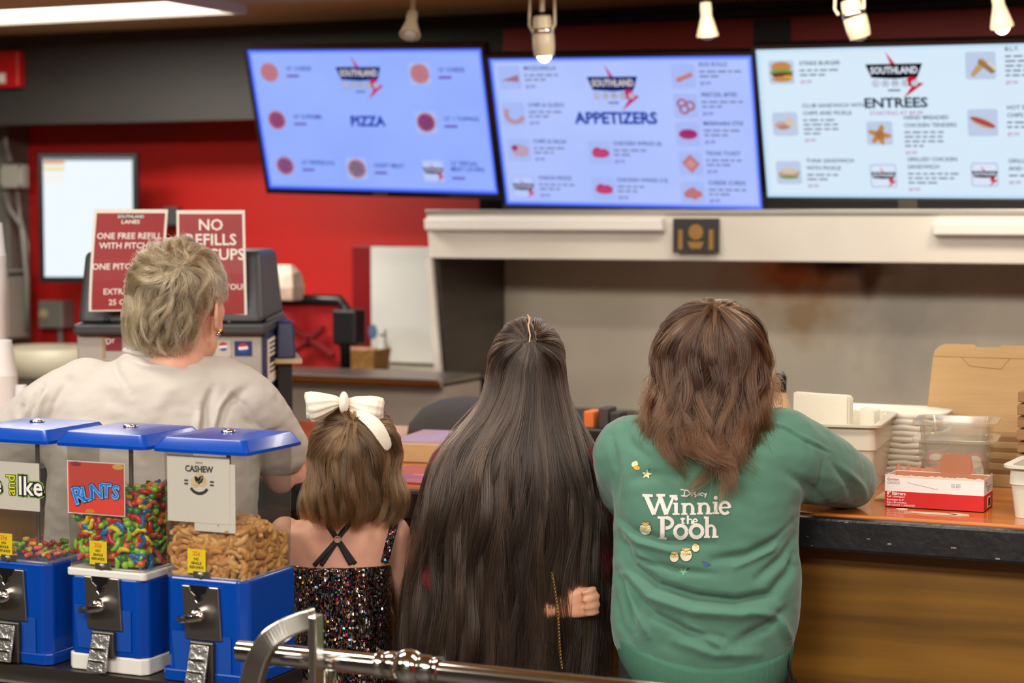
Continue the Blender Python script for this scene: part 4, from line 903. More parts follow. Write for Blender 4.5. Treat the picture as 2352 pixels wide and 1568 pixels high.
    yb = y.build('price_sticker', [MT['yellow'], mat('sticker_orange', (206, 110, 20), .6) if 'sticker_orange' not in bpy.data.materials else bpy.data.materials['sticker_orange'], MT['ink']], t, recalc=False)
    cl = M().lathe([(.006, 0), (.006, .003), (.003, .004)], 12, 0, rot(90, 'X', (.004 - .012, -w * .955 - .002, H0 + .005))).box(-.022, .012, -w * .96 - .002, -w * .955, H0 + .0, H0 + .012)
    cl.build('hopper_clip', MT['steel'], t)
    return t
def card(t, w, x0, x1, z0, z1, name, mats, draw):
    m = M().box(x0, x1, -w * .965, -w * .96, z0, z1, 0); y = -w * .965 - .0006
    draw(m, x0, x1, z0, z1, y); m.build(name, mats, t, recalc=False)
def sg_cashew(t, w, H0, H1):
    def draw(m, x0, x1, z0, z1, y):
        c = (x0 + x1) / 2 + .002; TX = lambda x, z: TM((x, y, z), (1, 0, 0), (0, 0, 1))
        m.text('Salted', .006, TX(c, z1 - .012), 1, .0); m.text('CASHEW', .0155, TX(c, z1 - .024), 1, .035, 'CENTER', .92)
        for dx, dz, a0 in ((-.008, .0, 200), (.007, .002, 330), (0, .008, 270)):
            pts = [(c + dx + .0095 * math.cos(R(a0 + a)) , y, z1 - .047 + dz + .0105 * math.sin(R(a0 + a))) for a in range(0, 360, 24)]; m.add(pts, [tuple(range(len(pts)))[::-1]], 2)
            m.tube([(c + dx + .0055 * math.cos(R(a0 + a)), y - .0002, z1 - .047 + dz + .0065 * math.sin(R(a0 + a))) for a in range(0, 200, 25)], .0005, 4, 3)
        pts = [(c + r * math.cos(R(a)), y, z1 - .046 + r * math.sin(R(a))) for r, rg in ((.024, range(215, 330, 10)), (.0185, range(325, 210, -10))) for a in rg]; m.add(pts, [tuple(range(len(pts)))[::-1]], 1)
        for sx in (-1, 1):
            for dz in (0, -.006): m.box(c + sx * .027 - .004, c + sx * .027 + .004, y - .0003, y, z1 - .045 + dz - .0015, z1 - .045 + dz + .0015, 1)
    card(t, w, -w * .87, .055, H0 + .1, H1 - .008, 'product_card', [MT['paper'], MT['ink'], mat('cashew_print', (226, 204, 160), .6), mat('cashew_line', (196, 166, 116), .6)], draw)
    M().box(-.02, .066, -w * .955, -w * .953, H0 + .085, H1 - .02).build('card_backing', MT['paper'], t)
def sg_runts(t, w, H0, H1):
    def draw(m, x0, x1, z0, z1, y):
        m.box(x0 + .002, x1 - .002, y, y + .0004, z0 + .002, z1 - .002, 1)
        c = (x0 + x1) / 2
        for i, ch in enumerate('RUNTS'):
            xx = c + .003 + (i - 2) * .0205; zz = z0 + .033 + (.0, .004, .009, .012, .01)[i]; a = (20, 12, 4, -2, -6)[i]
            T = TM((xx, y - .0006, zz), (1, 0, 0), (0, 0, 1)) @ Matrix.Rotation(R(a), 4, 'Z')
            s = (.046, .04, .038, .038, .037)[i] * .94
            m.text(ch, s, T, 2, .085); m.text(ch, s, T @ Matrix.Translation((0, 0, .0006)), 3, .045); m.text(ch, s, T @ Matrix.Translation((0, .0008, .0012)), 4, .0)
        for (x, z, r, mi) in ((x0 + .02, z1 - .006, .009, 5), (x1 - .014, z1 - .007, .01, 6), (x0 + .05, z0 + .006, .008, 7)):
            pts = [(x + r * 1.3 * math.cos(R(k)), y - .0002, z + r * .5 * math.sin(R(k))) for k in range(0, 360, 24)]; m.add(pts, [tuple(range(len(pts)))[::-1]], mi)
    card(t, w, -w * .94, .045, H0 + .1, H1 - .03, 'product_card', [MT['paper'], mat('coral_print', (206, 66, 52), .5), mat('dark_blue_print', (24, 34, 80), .5), mat('light_blue_print', (120, 180, 230), .5), mat('mid_blue_print', (40, 110, 200), .5), mat('plum_print', (140, 30, 60), .5), mat('straw_print', (220, 170, 70), .5), mat('olive_print', (180, 130, 50), .5)], draw)
def sg_mike(t, w, H0, H1):
    def draw(m, x0, x1, z0, z1, y):
        z = (z0 + z1) / 2; TX = lambda x, z, a=0: TM((x, y - .0004, z), (1, 0, 0), (0, 0, 1)) @ Matrix.Rotation(R(a), 4, 'Z')
        for bo, mi, dy in ((.1, 1, 0), (.07, 2, .0004), (.015, 3, .0008)):
            o = Matrix.Translation((0, 0, dy)); m.text('Mike', .047, TX(-.055, z) @ o, mi, bo, 'CENTER', .8); m.text('Ike', .05, TX(.048, z) @ o, mi, bo, 'CENTER', .95)
            m.text('and', .03, TX(.004, z + .002, 90) @ o, mi if mi < 3 else 4, bo * .8, 'CENTER', .9)
    card(t, w, -w * .94, .068, H0 + .098, H1 - .04, 'product_card', [MT['paper'], mat('lime_glow', (150, 190, 60), .5), MT['ink'], MT['whiteink'], mat('yellow_green_print', (206, 206, 40), .5)], draw)
candy_machine(-1.916, 'candy machine full of cashews, nearest and rightmost of the three blue dispensers', False, False, sg_cashew)
candy_machine(-2.129, 'middle blue candy machine filled with colourful fruit candy, white foot and collar', True, True, sg_runts)
candy_machine(-2.343, 'left blue candy machine nearly empty, cut by the left picture edge', False, False, sg_mike)
# stand tray
t = thing('machine_stand', 'dark metal stand tray carrying the three candy machines', 'stand', (-2.12, 3.03, 0))
M().box(-.35, .32, -.12, .11, .79, .812).build('tray', MT['dsteel'], t, bevel=.004)
M().box(-.35, .3, -.1, .1, .812, .837).build('riser', MT['dsteel'], t)
for sx in (-.3, .28): M().tube([(sx, 0, .05), (sx, 0, .79)], .022, 10).build('post', MT['chrome'], t, smooth=True)
M().box(-.36, .33, -.16, .16, .0, .05).build('base', MT['blackpl'], t, bevel=.01)

# ---- candies: individual pieces where they show, a heap behind them
def crescent(L_, r, bend, n=8, k=9):
    m = M(); pts = []; rad = []
    for i in range(k):
        u = i / (k - 1); a = (u - .5) * bend; pts.append((L_ * math.sin(a) / bend * 1.0, L_ * (math.cos(a) - math.cos(bend / 2)) / bend, 0)); rad.append(r * (math.sin(math.pi * (.08 + .84 * u)) ** .55))
    m.tube(pts, rad, n); return m
def candy_set(protos, n, W_, fill, mx, mz, group, seed, edge=.0, only=None):
    """fill(x,y)->top height; pieces along the front and right panes and over the top"""
    rg = random.Random(seed); w = .0875 * .935; pts = []
    tries = 0; mg = edge
    while len(pts) < n and tries < 60000:
        tries += 1; f = rg.random(); sp_ = Matrix.Rotation(rg.uniform(0, 6.28), 4, 'Z'); tl = rg.uniform(-.45, .45)
        if f < .42: x, y = rg.uniform(-w + mg, w - mg), -w + rg.uniform(.009, .013); z = rg.uniform(.004, fill(x, y) - .004); B = Matrix.Rotation(R(90) + tl, 4, 'X')
        elif f < .72: x, y = w - rg.uniform(.009, .013), rg.uniform(-w + mg, w - mg); z = rg.uniform(.004, fill(x, y) - .004); B = Matrix.Rotation(R(90), 4, 'Z') @ Matrix.Rotation(R(90) + tl, 4, 'X')
        else: x, y = rg.uniform(-w + mg, w - mg), rg.uniform(-w + mg, w - mg); z = fill(x, y) + rg.uniform(-.004, .003); B = Matrix.Rotation(tl, 4, 'X') @ Matrix.Rotation(rg.uniform(-.5, .5), 4, 'Y')
        if all((x - a) ** 2 + (y - b) ** 2 + (z - c) ** 2 > W_ * W_ for a, b, c, _ in pts): pts.append((x, y, z, (B @ sp_).to_euler()))
    for x, y, z, eu in pts:
        me, name, label, cat = rg.choice(protos)
        o = bpy.data.objects.new(name, me); COL.objects.link(o); o.location = (mx + x, Y0 + .088 + y, mz + z)
        o.rotation_euler = eu; tag(o, label, cat, group)
def heap(fill, mx, mz, mats, name, label, inset=.02, cat='candy', top=.015):
    m = M(); N = 12; w = .0875 * .955 - inset; vs = []
    g = [[(-w + 2 * w * i / N, -w + 2 * w * j / N) for i in range(N + 1)] for j in range(N + 1)]
    for j in range(N + 1):
        for i in range(N + 1): x, y = g[j][i]; vs.append((mx + x, Y0 + .088 + y, mz + max(.004, fill(x, y) - top) + random.uniform(-.002, .002)))
    fs = [(j * (N + 1) + i, j * (N + 1) + i + 1, (j + 1) * (N + 1) + i + 1, (j + 1) * (N + 1) + i) for j in range(N) for i in range(N)]
    b = [j for j in range(N + 1)] + [(k + 1) * (N + 1) + N for k in range(N)] + [N * (N + 1) + N - 1 - k for k in range(N)] + [(N - 1 - k) * (N + 1) for k in range(N - 1)]
    k0 = len(vs); vs += [(vs[i][0], vs[i][1], mz + .001) for i in b]; n = len(b)
    fs += [(b[i], k0 + i, k0 + (i + 1) % n, b[(i + 1) % n]) for i in range(n)]; m.add(vs, fs)
    o = solo(name, m, mats, label, cat); o['kind'] = 'stuff'
def multi(name, cols, scale):
    m = mat(name, cols[0], .35); nt = m.node_tree; tc = nt.nodes.new('ShaderNodeTexCoord'); v = nt.nodes.new('ShaderNodeTexVoronoi'); v.inputs['Scale'].default_value = scale
    nt.links.new(tc.outputs['Object'], v.inputs['Vector']); sp = nt.nodes.new('ShaderNodeSeparateColor'); nt.links.new(v.outputs['Color'], sp.inputs[0])
    r = nt.nodes.new('ShaderNodeValToRGB'); r.color_ramp.interpolation = 'CONSTANT'
    while len(r.color_ramp.elements) < len(cols): r.color_ramp.elements.new(.5)
    for i, c in enumerate(cols): r.color_ramp.elements[i].position = i / len(cols); r.color_ramp.elements[i].color = lin(c)
    nt.links.new(sp.outputs[0], r.inputs[0]); nt.links.new(r.outputs[0], nt.nodes['Principled BSDF'].inputs['Base Color']); return m
def proto(m, mats):
    o = m.build('tmp', mats, smooth=True); me = o.data; bpy.data.objects.remove(o); return me
ZM3, ZM2 = .838 + .19 + .004, .838 + .19 + .004
CASH = mat('roasted_cashew', (206, 148, 76), .5, var=(60, .7, (184, 124, 56)))
CASH2 = mat('pale_cashew', (222, 172, 98), .5, var=(60, .6, (196, 146, 80)))
f3 = lambda x, y: .076 + .012 * math.sin(25 * x + 1) - .06 * x + .05 * (-x) * (y > 0) + .004 * math.sin(90 * y) - .02 * (y > .03)
GC = 'cashews in the right candy machine'
candy_set([(proto(crescent(.044, .0063, 2.6), CASH), 'cashew_nut', 'roasted cashew against the panes of the right candy machine', 'nut'), (proto(crescent(.038, .0069, 2.2), CASH2), 'cashew_nut', 'roasted cashew against the panes of the right candy machine', 'nut')], 299, .0094, f3, -1.916, ZM3, GC, 3, .014)
heap(f3, -1.916, ZM3, mat('cashew_heap', (190, 132, 66), .7, var=(40, .8, (150, 98, 46))), 'cashew_heap', 'mass of cashews filling the middle of the right candy machine', .027, 'nuts', .019)
f2 = lambda x, y: .125 + .012 * math.sin(20 * x) + .01 * math.sin(30 * y + 1)
P2 = []
for nm, rgb, kind in (('yellow', (226, 206, 24), 0), ('lime', (140, 200, 40), 0), ('orange', (232, 110, 30), 1), ('red', (196, 28, 30), 2), ('blue', (24, 110, 180), 0), ('green', (40, 130, 60), 1), ('red', (190, 22, 28), 0), ('pink', (222, 110, 96), 0), ('lime', (150, 206, 40), 1)):
    mm = mat('candy_' + nm, rgb, .3, coat=.2)
    m = crescent(.034, .0052, 2.0) if kind == 0 else (M().ball((0, 0, 0), .0072, 12, 8) if kind == 1 else M().ball((0, 0, 0), (.0062, .0055, .0085), 12, 8))
    P2.append((proto(m, mm), 'fruit_candy', '%s %s fruit candy in the middle candy machine' % (nm, ('crescent', 'round', 'oval')[kind]), 'candy'))
candy_set(P2, 290, .0088, f2, -2.129, ZM2, 'fruit candies in the middle candy machine', 5, .011)
heap(f2, -2.129, ZM2, multi('candy_heap', [(190, 30, 30), (220, 200, 30), (30, 110, 170), (130, 190, 40), (220, 110, 40), (40, 120, 60)], 110), 'fruit_candy_heap', 'mass of fruit candy filling the middle candy machine', .018)
f1 = lambda x, y: .016 + .02 * max(0, -(x + .0)) * 6 * .3 + .008 * math.sin(40 * x)
P1 = []
for nm, rgb in (('red', (206, 60, 40)), ('green', (130, 190, 60)), ('yellow', (230, 200, 60)), ('orange', (236, 150, 50)), ('pink', (226, 110, 100))):
    m = M().tube([(-.009, 0, 0), (-.0085, 0, 0), (-.006, 0, 0), (.006, 0, 0), (.0085, 0, 0), (.009, 0, 0)], [.001, .0032, .0046, .0046, .0032, .001], 10)
    P1.append((proto(m, mat('jelly_' + nm, rgb, .25, coat=.4)), 'jelly_candy', '%s jelly bean candy on the floor of the left candy machine' % nm, 'candy'))
rg = random.Random(11)
pts = []
for tr in range(6000):
    x, y = rg.uniform(-.075, .075), rg.uniform(-.075, .075); z = .005 + (.009 if rg.random() < .35 and x < .02 else 0)
    if len(pts) < 60 and all((x - a) ** 2 + (y - b) ** 2 + (1.5 * (z - c)) ** 2 > .0135 ** 2 for a, b, c in pts):
        pts.append((x, y, z)); me, nm, lb, ct = rg.choice(P1)
        o = bpy.data.objects.new(nm, me); COL.objects.link(o); o.location = (-2.343 + x, Y0 + .088 + y, ZM2 + z); o.rotation_euler = (0, rg.uniform(-.3, .3), rg.uniform(0, 3.14)); tag(o, lb, ct, 'jelly candies in the left candy machine')

# ================================================================== CHROME RAIL
yr = 2.8
t = thing('chrome_rail', 'chrome tube barrier rail with a ball joint and curved bracket in front of the children', 'rail', (-1.5, yr, 0))
zr = .949; q = lambda x, y, Y=yr: AT(x, y, Y) - Vector((-1.5, yr, 0))
M().lathe([(.0185, -.45), (.0185, 1.0)], 24, 0, Matrix.Translation((.2, 0, zr - .006)) @ Matrix.Rotation(R(90), 4, 'Y')).build('tube', MT['chrome'], t, smooth=True, auto=40)
bx = q(940, 1525).x
M().ball((bx, 0, zr - .004), .0305, 28, 18).build('ball_joint', MT['chrome'], t, smooth=True)
for s_ in (-1, 1): M().lathe([(.019, -.004), (.0235, -.002), (.0235, .012), (.021, .016), (.021, .02), (.0225, .022), (.0225, .03), (.019, .032)], 24, 0, Matrix.Translation((bx + s_ * .026, 0, zr - .004)) @ Matrix.Rotation(R(90 * s_), 4, 'Y')).build('ferrule', MT['chrome'], t, smooth=True, auto=40)
# flat curved bracket in front of the right candy machine
path = [q(572, 1620, 2.72), q(580, 1560, 2.72), q(596, 1505, 2.72), q(622, 1465, 2.725), q(655, 1443, 2.735), q(700, 1424, 2.75), q(722, 1418, 2.755)]
pp = []
for i in range(len(path) - 1):
    for k in range(5): pp.append(path[i].lerp(path[i + 1], k / 5))
pp.append(path[-1])
for _ in range(3): pp = [pp[0]] + [(pp[i - 1] + pp[i] * 2 + pp[i + 1]) / 4 for i in range(1, len(pp) - 1)] + [pp[-1]]
br = M()
rings = []
for i, p in enumerate(pp):
    tn = (pp[min(i + 1, len(pp) - 1)] - pp[max(i - 1, 0)]).normalized(); n_ = Vector((0, 1, 0)); o_ = tn.cross(n_).normalized(); hw_ = .0155 + .004 * (1 - i / len(pp)); ty = .011
    rings.append([p + o_ * hw_ - n_ * ty, p + o_ * hw_ + n_ * ty, p - o_ * hw_ + n_ * ty, p - o_ * hw_ - n_ * ty])
br.loft(rings)
ex = q(722, 1428, 2.755)
br.box(ex.x - .006, ex.x + .01, ex.y - .013, ex.y + .014, .86, ex.z + .012)
br.build('curved_bracket', MT['polish'], t, bevel=.004)
M().tube([(ex.x - .006, .0, 0.02), (ex.x - .006, .0, .93)], .019, 16).build('post', MT['chrome'], t, smooth=True)
M().lathe([(.07, 0), (.07, .012), (.025, .02)], 24, 0, Matrix.Translation((ex.x - .006, 0, 0))).build('floor_flange', MT['chrome'], t, smooth=True, auto=40)
M().tube([(.95, 0, 0.02), (.95, 0, .945)], .019, 16).build('post', MT['chrome'], t, smooth=True)

# ================================================================== PEOPLE
from mathutils import noise as mnoise
def smooth01(x): x = np.clip(x, 0, 1); return x * x * (3 - 2 * x)
def solid(m, vox=.006, smooth=4, sub=0, fac=.5):
    """fuse overlapping volumes into one continuous surface -> vertices, faces"""
    me = bpy.data.meshes.new('fuse'); me.from_pydata(m.v, [], m.f)
    bm = bmesh.new(); bm.from_mesh(me); bmesh.ops.recalc_face_normals(bm, faces=bm.faces); bm.to_mesh(me); bm.free()
    o = bpy.data.objects.new('fuse', me); COL.objects.link(o)
    r = o.modifiers.new('r', 'REMESH'); r.mode = 'VOXEL'; r.voxel_size = vox
    if smooth: s = o.modifiers.new('s', 'SMOOTH'); s.factor = fac; s.iterations = smooth
    if sub: s = o.modifiers.new('d', 'SUBSURF'); s.levels = s.render_levels = sub
    dg = bpy.context.evaluated_depsgraph_get(); ev = o.evaluated_get(dg); e = ev.to_mesh()
    co = np.empty(len(e.vertices) * 3); e.vertices.foreach_get('co', co); fs = [tuple(p.vertices) for p in e.polygons]
    nr = np.empty(len(e.vertices) * 3); e.vertices.foreach_get('normal', nr)
    ev.to_mesh_clear(); bpy.data.objects.remove(o); bpy.data.meshes.remove(me)
    return co.reshape(-1, 3), fs, nr.reshape(-1, 3)
def put(name, co, fs, mats, parent, mi=None):
    me = bpy.data.meshes.new(name); me.from_pydata([tuple(c) for c in co], [], fs)
    for m in (mats if isinstance(mats, (list, tuple)) else [mats]): me.materials.append(m)
    if mi is not None: me.polygons.foreach_set('material_index', mi)
    me.polygons.foreach_set('use_smooth', [True] * len(me.polygons)); me.update()
    o = bpy.data.objects.new(name, me); COL.objects.link(o); o.parent = parent; return o
def toworld(F, co): return np.array(F.o)[None] + co[:, :1] * np.array(F.r) + co[:, 1:2] * np.array(F.f) + co[:, 2:] * np.array([0, 0, 1.])
def folds(F, co, nr, lines, wr=(0, 1, 1)):
    """creases and ridges of the cloth: (points seen on the back, half width px, height mm)"""
    W_ = toworld(F, co); px = to_px(W_); mpp = 1 / FPX * 4.0
    wn = nr[:, :1] * np.array(F.r) + nr[:, 1:2] * np.array(F.f) + nr[:, 2:] * np.array([0, 0, 1.])
    vd = np.array(CAMP) - W_; vd /= np.linalg.norm(vd, axis=1)[:, None]; face = smooth01(((wn * vd).sum(1) + .1) / .5)
    d = np.zeros(len(co))
    for pts, w, amp in lines:
        P = np.array(pts, float); best = np.full(len(co), 1e9); tt = np.zeros(len(co)); n = len(P) - 1
        for i in range(n):
            a, b = P[i], P[i + 1]; ab = b - a; t = np.clip(((px - a) @ ab) / (ab @ ab), 0, 1)
            dist = np.linalg.norm(px - a - t[:, None] * ab, axis=1); u = dist < best; best[u] = dist[u]; tt[u] = (i + t[u]) / n
        d += amp * .001 * np.exp(-(best / w) ** 2) * np.sqrt(np.clip(np.sin(np.pi * np.clip(tt, .03, .97)), 0, 1)) * face
    if wr[0]:
        for i, c in enumerate(co): d[i] += wr[0] * .001 * mnoise.fractal(Vector((c[0] * wr[1], c[1] * wr[1], c[2] * wr[2])), .8, 2, 3)
    return co + nr * d[:, None]
def limb(m, pts, rad, n=14):
    P = []; Rr = []
    for i in range(len(pts) - 1):
        for k in range(6): P.append(Vector(pts[i]).lerp(Vector(pts[i + 1]), k / 6)); Rr.append(rad[i] + (rad[i + 1] - rad[i]) * k / 6)
    P.append(Vector(pts[-1])); Rr.append(rad[-1])
    for _ in range(2):
        P = [P[0]] + [(P[i - 1] + P[i] * 2 + P[i + 1]) / 4 for i in range(1, len(P) - 1)] + [P[-1]]
    m.tube(P, Rr, n); m.ball(P[0], Rr[0], 12, 8); m.ball(P[-1], Rr[-1], 12, 8)
def torso(m, F, rows, n=36, ex=2.3):
    rings = []
    for py, xl, xr, bc, bh in rows:
        a, b = F.L(xl, py, bc), F.L(xr, py, bc); c = (a + b) / 2; hw = (b.x - a.x) / 2; r = []
        for i in range(n):
            an = 2 * math.pi * i / n; x, y = math.cos(an), math.sin(an)
            r.append((c.x + hw * math.copysign(abs(x) ** (2 / ex), x), bc + bh * math.copysign(abs(y) ** (2 / ex), y), c.z))
        rings.append(r)
    m.loft(rings)
def hand(m, wrist, fdir, back, thumb=1, curl=(25, 35, 25), s=1.0, spread=4, tuck=False, slim=1.0):
    """palm, four fingers and a thumb; fdir: fingers, back: out of the back of the hand, thumb=+1/-1 side"""
    x = Vector(fdir).normalized(); z = Vector(back); z = (z - x * z.dot(x)).normalized(); y = z.cross(x) * thumb
    P = lambda a, b, c: Vector(wrist) + (x * a + y * b + z * c) * s
    for b in (.026, .009, -.009, -.025): limb(m, [P(.0, b * .55, 0), P(.085, b, .002)], [.014 * s, .0105 * s], 10)
    for b, L_, sp in ((.027, .072, 1), (.009, .08, .3), (-.009, .074, -.4), (-.026, .058, -1.2)):
        p = P(.086, b, .002); an = 0; pts = [p]; d0 = x * math.cos(R(sp * spread)) + y * math.sin(R(sp * spread))
        for k, fr_ in enumerate((.45, .3, .25)):
            an += R(curl[k]); p = p + (d0 * math.cos(an) - z * math.sin(an)) * L_ * fr_ * s; pts.append(p)
        limb(m, pts, [.0095 * s * slim, .0088 * s * slim, .0082 * s * slim, .007 * s * slim], 10)
    if tuck: limb(m, [P(.02, .026, .0), P(.048, .034, .012), P(.072, .034, .018), P(.092, .03, .02)], [.0135 * s, .011 * s, .0095 * s, .0078 * s], 10)
    else: limb(m, [P(.02, .03, -.006), P(.052, .052, -.014), P(.078, .06, -.024), P(.1, .06, -.034)], [.0135 * s, .011 * s, .0095 * s, .0078 * s], 10)
def headshape(m, T, s=1.0, ears=.073):
    B = lambda c, r: m.ball((0, 0, 0), 1, 20, 14, 0, T @ Matrix.Translation(Vector(c) * s) @ Matrix.Diagonal((r[0] * s, r[1] * s, r[2] * s, 1)))
    B((0, -.008, .03), (.075, .095, .092)); B((0, .03, -.03), (.06, .066, .082)); B((0, .05, -.085), (.04, .044, .035)); B((.046, .05, -.004), (.022, .036, .034)); B((-.046, .05, -.004), (.022, .036, .034)); B((.03, .03, -.072), (.034, .045, .036)); B((-.03, .03, -.072), (.034, .045, .036)); B((0, .084, -.096), (.022, .018, .018))
    for sx in (-1, 1):
        B((sx * .036, .062, -.035), (.026, .026, .028)); B((sx * .03, .084, .022), (.026, .012, .01)); B((sx * .011, .1, -.036), (.01, .01, .008))
        if ears:
            T2 = T @ Matrix.Translation(Vector((sx * ears, .004, -.012)) * s) @ Matrix.Rotation(R(sx * 30), 4, 'Z') @ Matrix.Rotation(R(12), 4, 'X')
            pts = [T2 @ (Vector((0, .019 * math.sin(R(a)) * (1 if a < 200 else .8) - .004, .031 * math.cos(R(a)))) * s) for a in range(-150, 200, 25)]
            m.tube(pts, [.0062 * s] * len(pts), 8); m.ball((0, 0, 0), 1, 10, 8, 0, T2 @ Matrix.Diagonal((.005 * s, .016 * s, .026 * s, 1))); m.ball(T2 @ (Vector((0, .008, -.03)) * s), .0085 * s, 10, 8)
    m.tube([T @ (Vector(p) * s) for p in ((0, .088, .012), (0, .104, -.012), (0, .117, -.035), (0, .104, -.044))], [.008 * s, .0095 * s, .0125 * s, .008 * s], 10)
    B((0, .094, -.063), (.024, .01, .006)); B((0, .091, -.073), (.02, .011, .007))
def headT(c, yaw, pitch, s):
    Q = Matrix.Rotation(R(yaw), 4, 'Z') @ Matrix.Rotation(R(pitch), 4, 'X')
    return Matrix.Translation(Vector(c) - (Q @ Vector((0, -.008, .03)) * s)) @ Q
def eyes(T, s, parent):
    for sx in (-1, 1):
        M().ball((0, 0, 0), .0115 * s, 14, 10, 0, T @ Matrix.Translation(Vector((sx * .031, .078, .004)) * s)).ball((0, 0, 0), .0055 * s, 10, 8, 1, T @ Matrix.Translation(Vector((sx * .031, .0865, .004)) * s)).build('eye', [MT['whitem'], MT['ink']], parent, smooth=True)
def hairmat(name, c0, c1, rough=.32, rand=.25, tip=None):
    m = bpy.data.materials.new(name); m.use_nodes = True; nt = m.node_tree; nt.nodes.remove(nt.nodes['Principled BSDF'])
    h = nt.nodes.new('ShaderNodeBsdfHairPrincipled'); h.parametrization = 'COLOR'; h.inputs['Roughness'].default_value = rough; h.inputs['Radial Roughness'].default_value = .4; h.inputs['Random Roughness'].default_value = .2
    hi = nt.nodes.new('ShaderNodeHairInfo'); at = nt.nodes.new('ShaderNodeAttribute'); at.attribute_name = 'tone'; mx = nt.nodes.new('ShaderNodeMix'); mx.data_type = 'RGBA'; mx.inputs[6].default_value = lin(c0); mx.inputs[7].default_value = lin(c1)
    pw = nt.nodes.new('ShaderNodeMath'); pw.operation = 'POWER'; pw.inputs[1].default_value = 1 / max(rand, .01) * .5; nt.links.new(at.outputs['Fac'], pw.inputs[0]); nt.links.new(pw.outputs[0], mx.inputs[0]); out = mx.outputs[2]
    if tip:
        m2 = nt.nodes.new('ShaderNodeMix'); m2.data_type = 'RGBA'; m2.inputs[7].default_value = lin(tip); p2 = nt.nodes.new('ShaderNodeMath'); p2.operation = 'POWER'; p2.inputs[1].default_value = 2.2
        nt.links.new(hi.outputs['Intercept'], p2.inputs[0]); nt.links.new(p2.outputs[0], m2.inputs[0]); nt.links.new(out, m2.inputs[6]); out = m2.outputs[2]
    nt.links.new(out, h.inputs['Color']); nt.links.new(h.outputs[0], nt.nodes['Material Output'].inputs[0]); return m
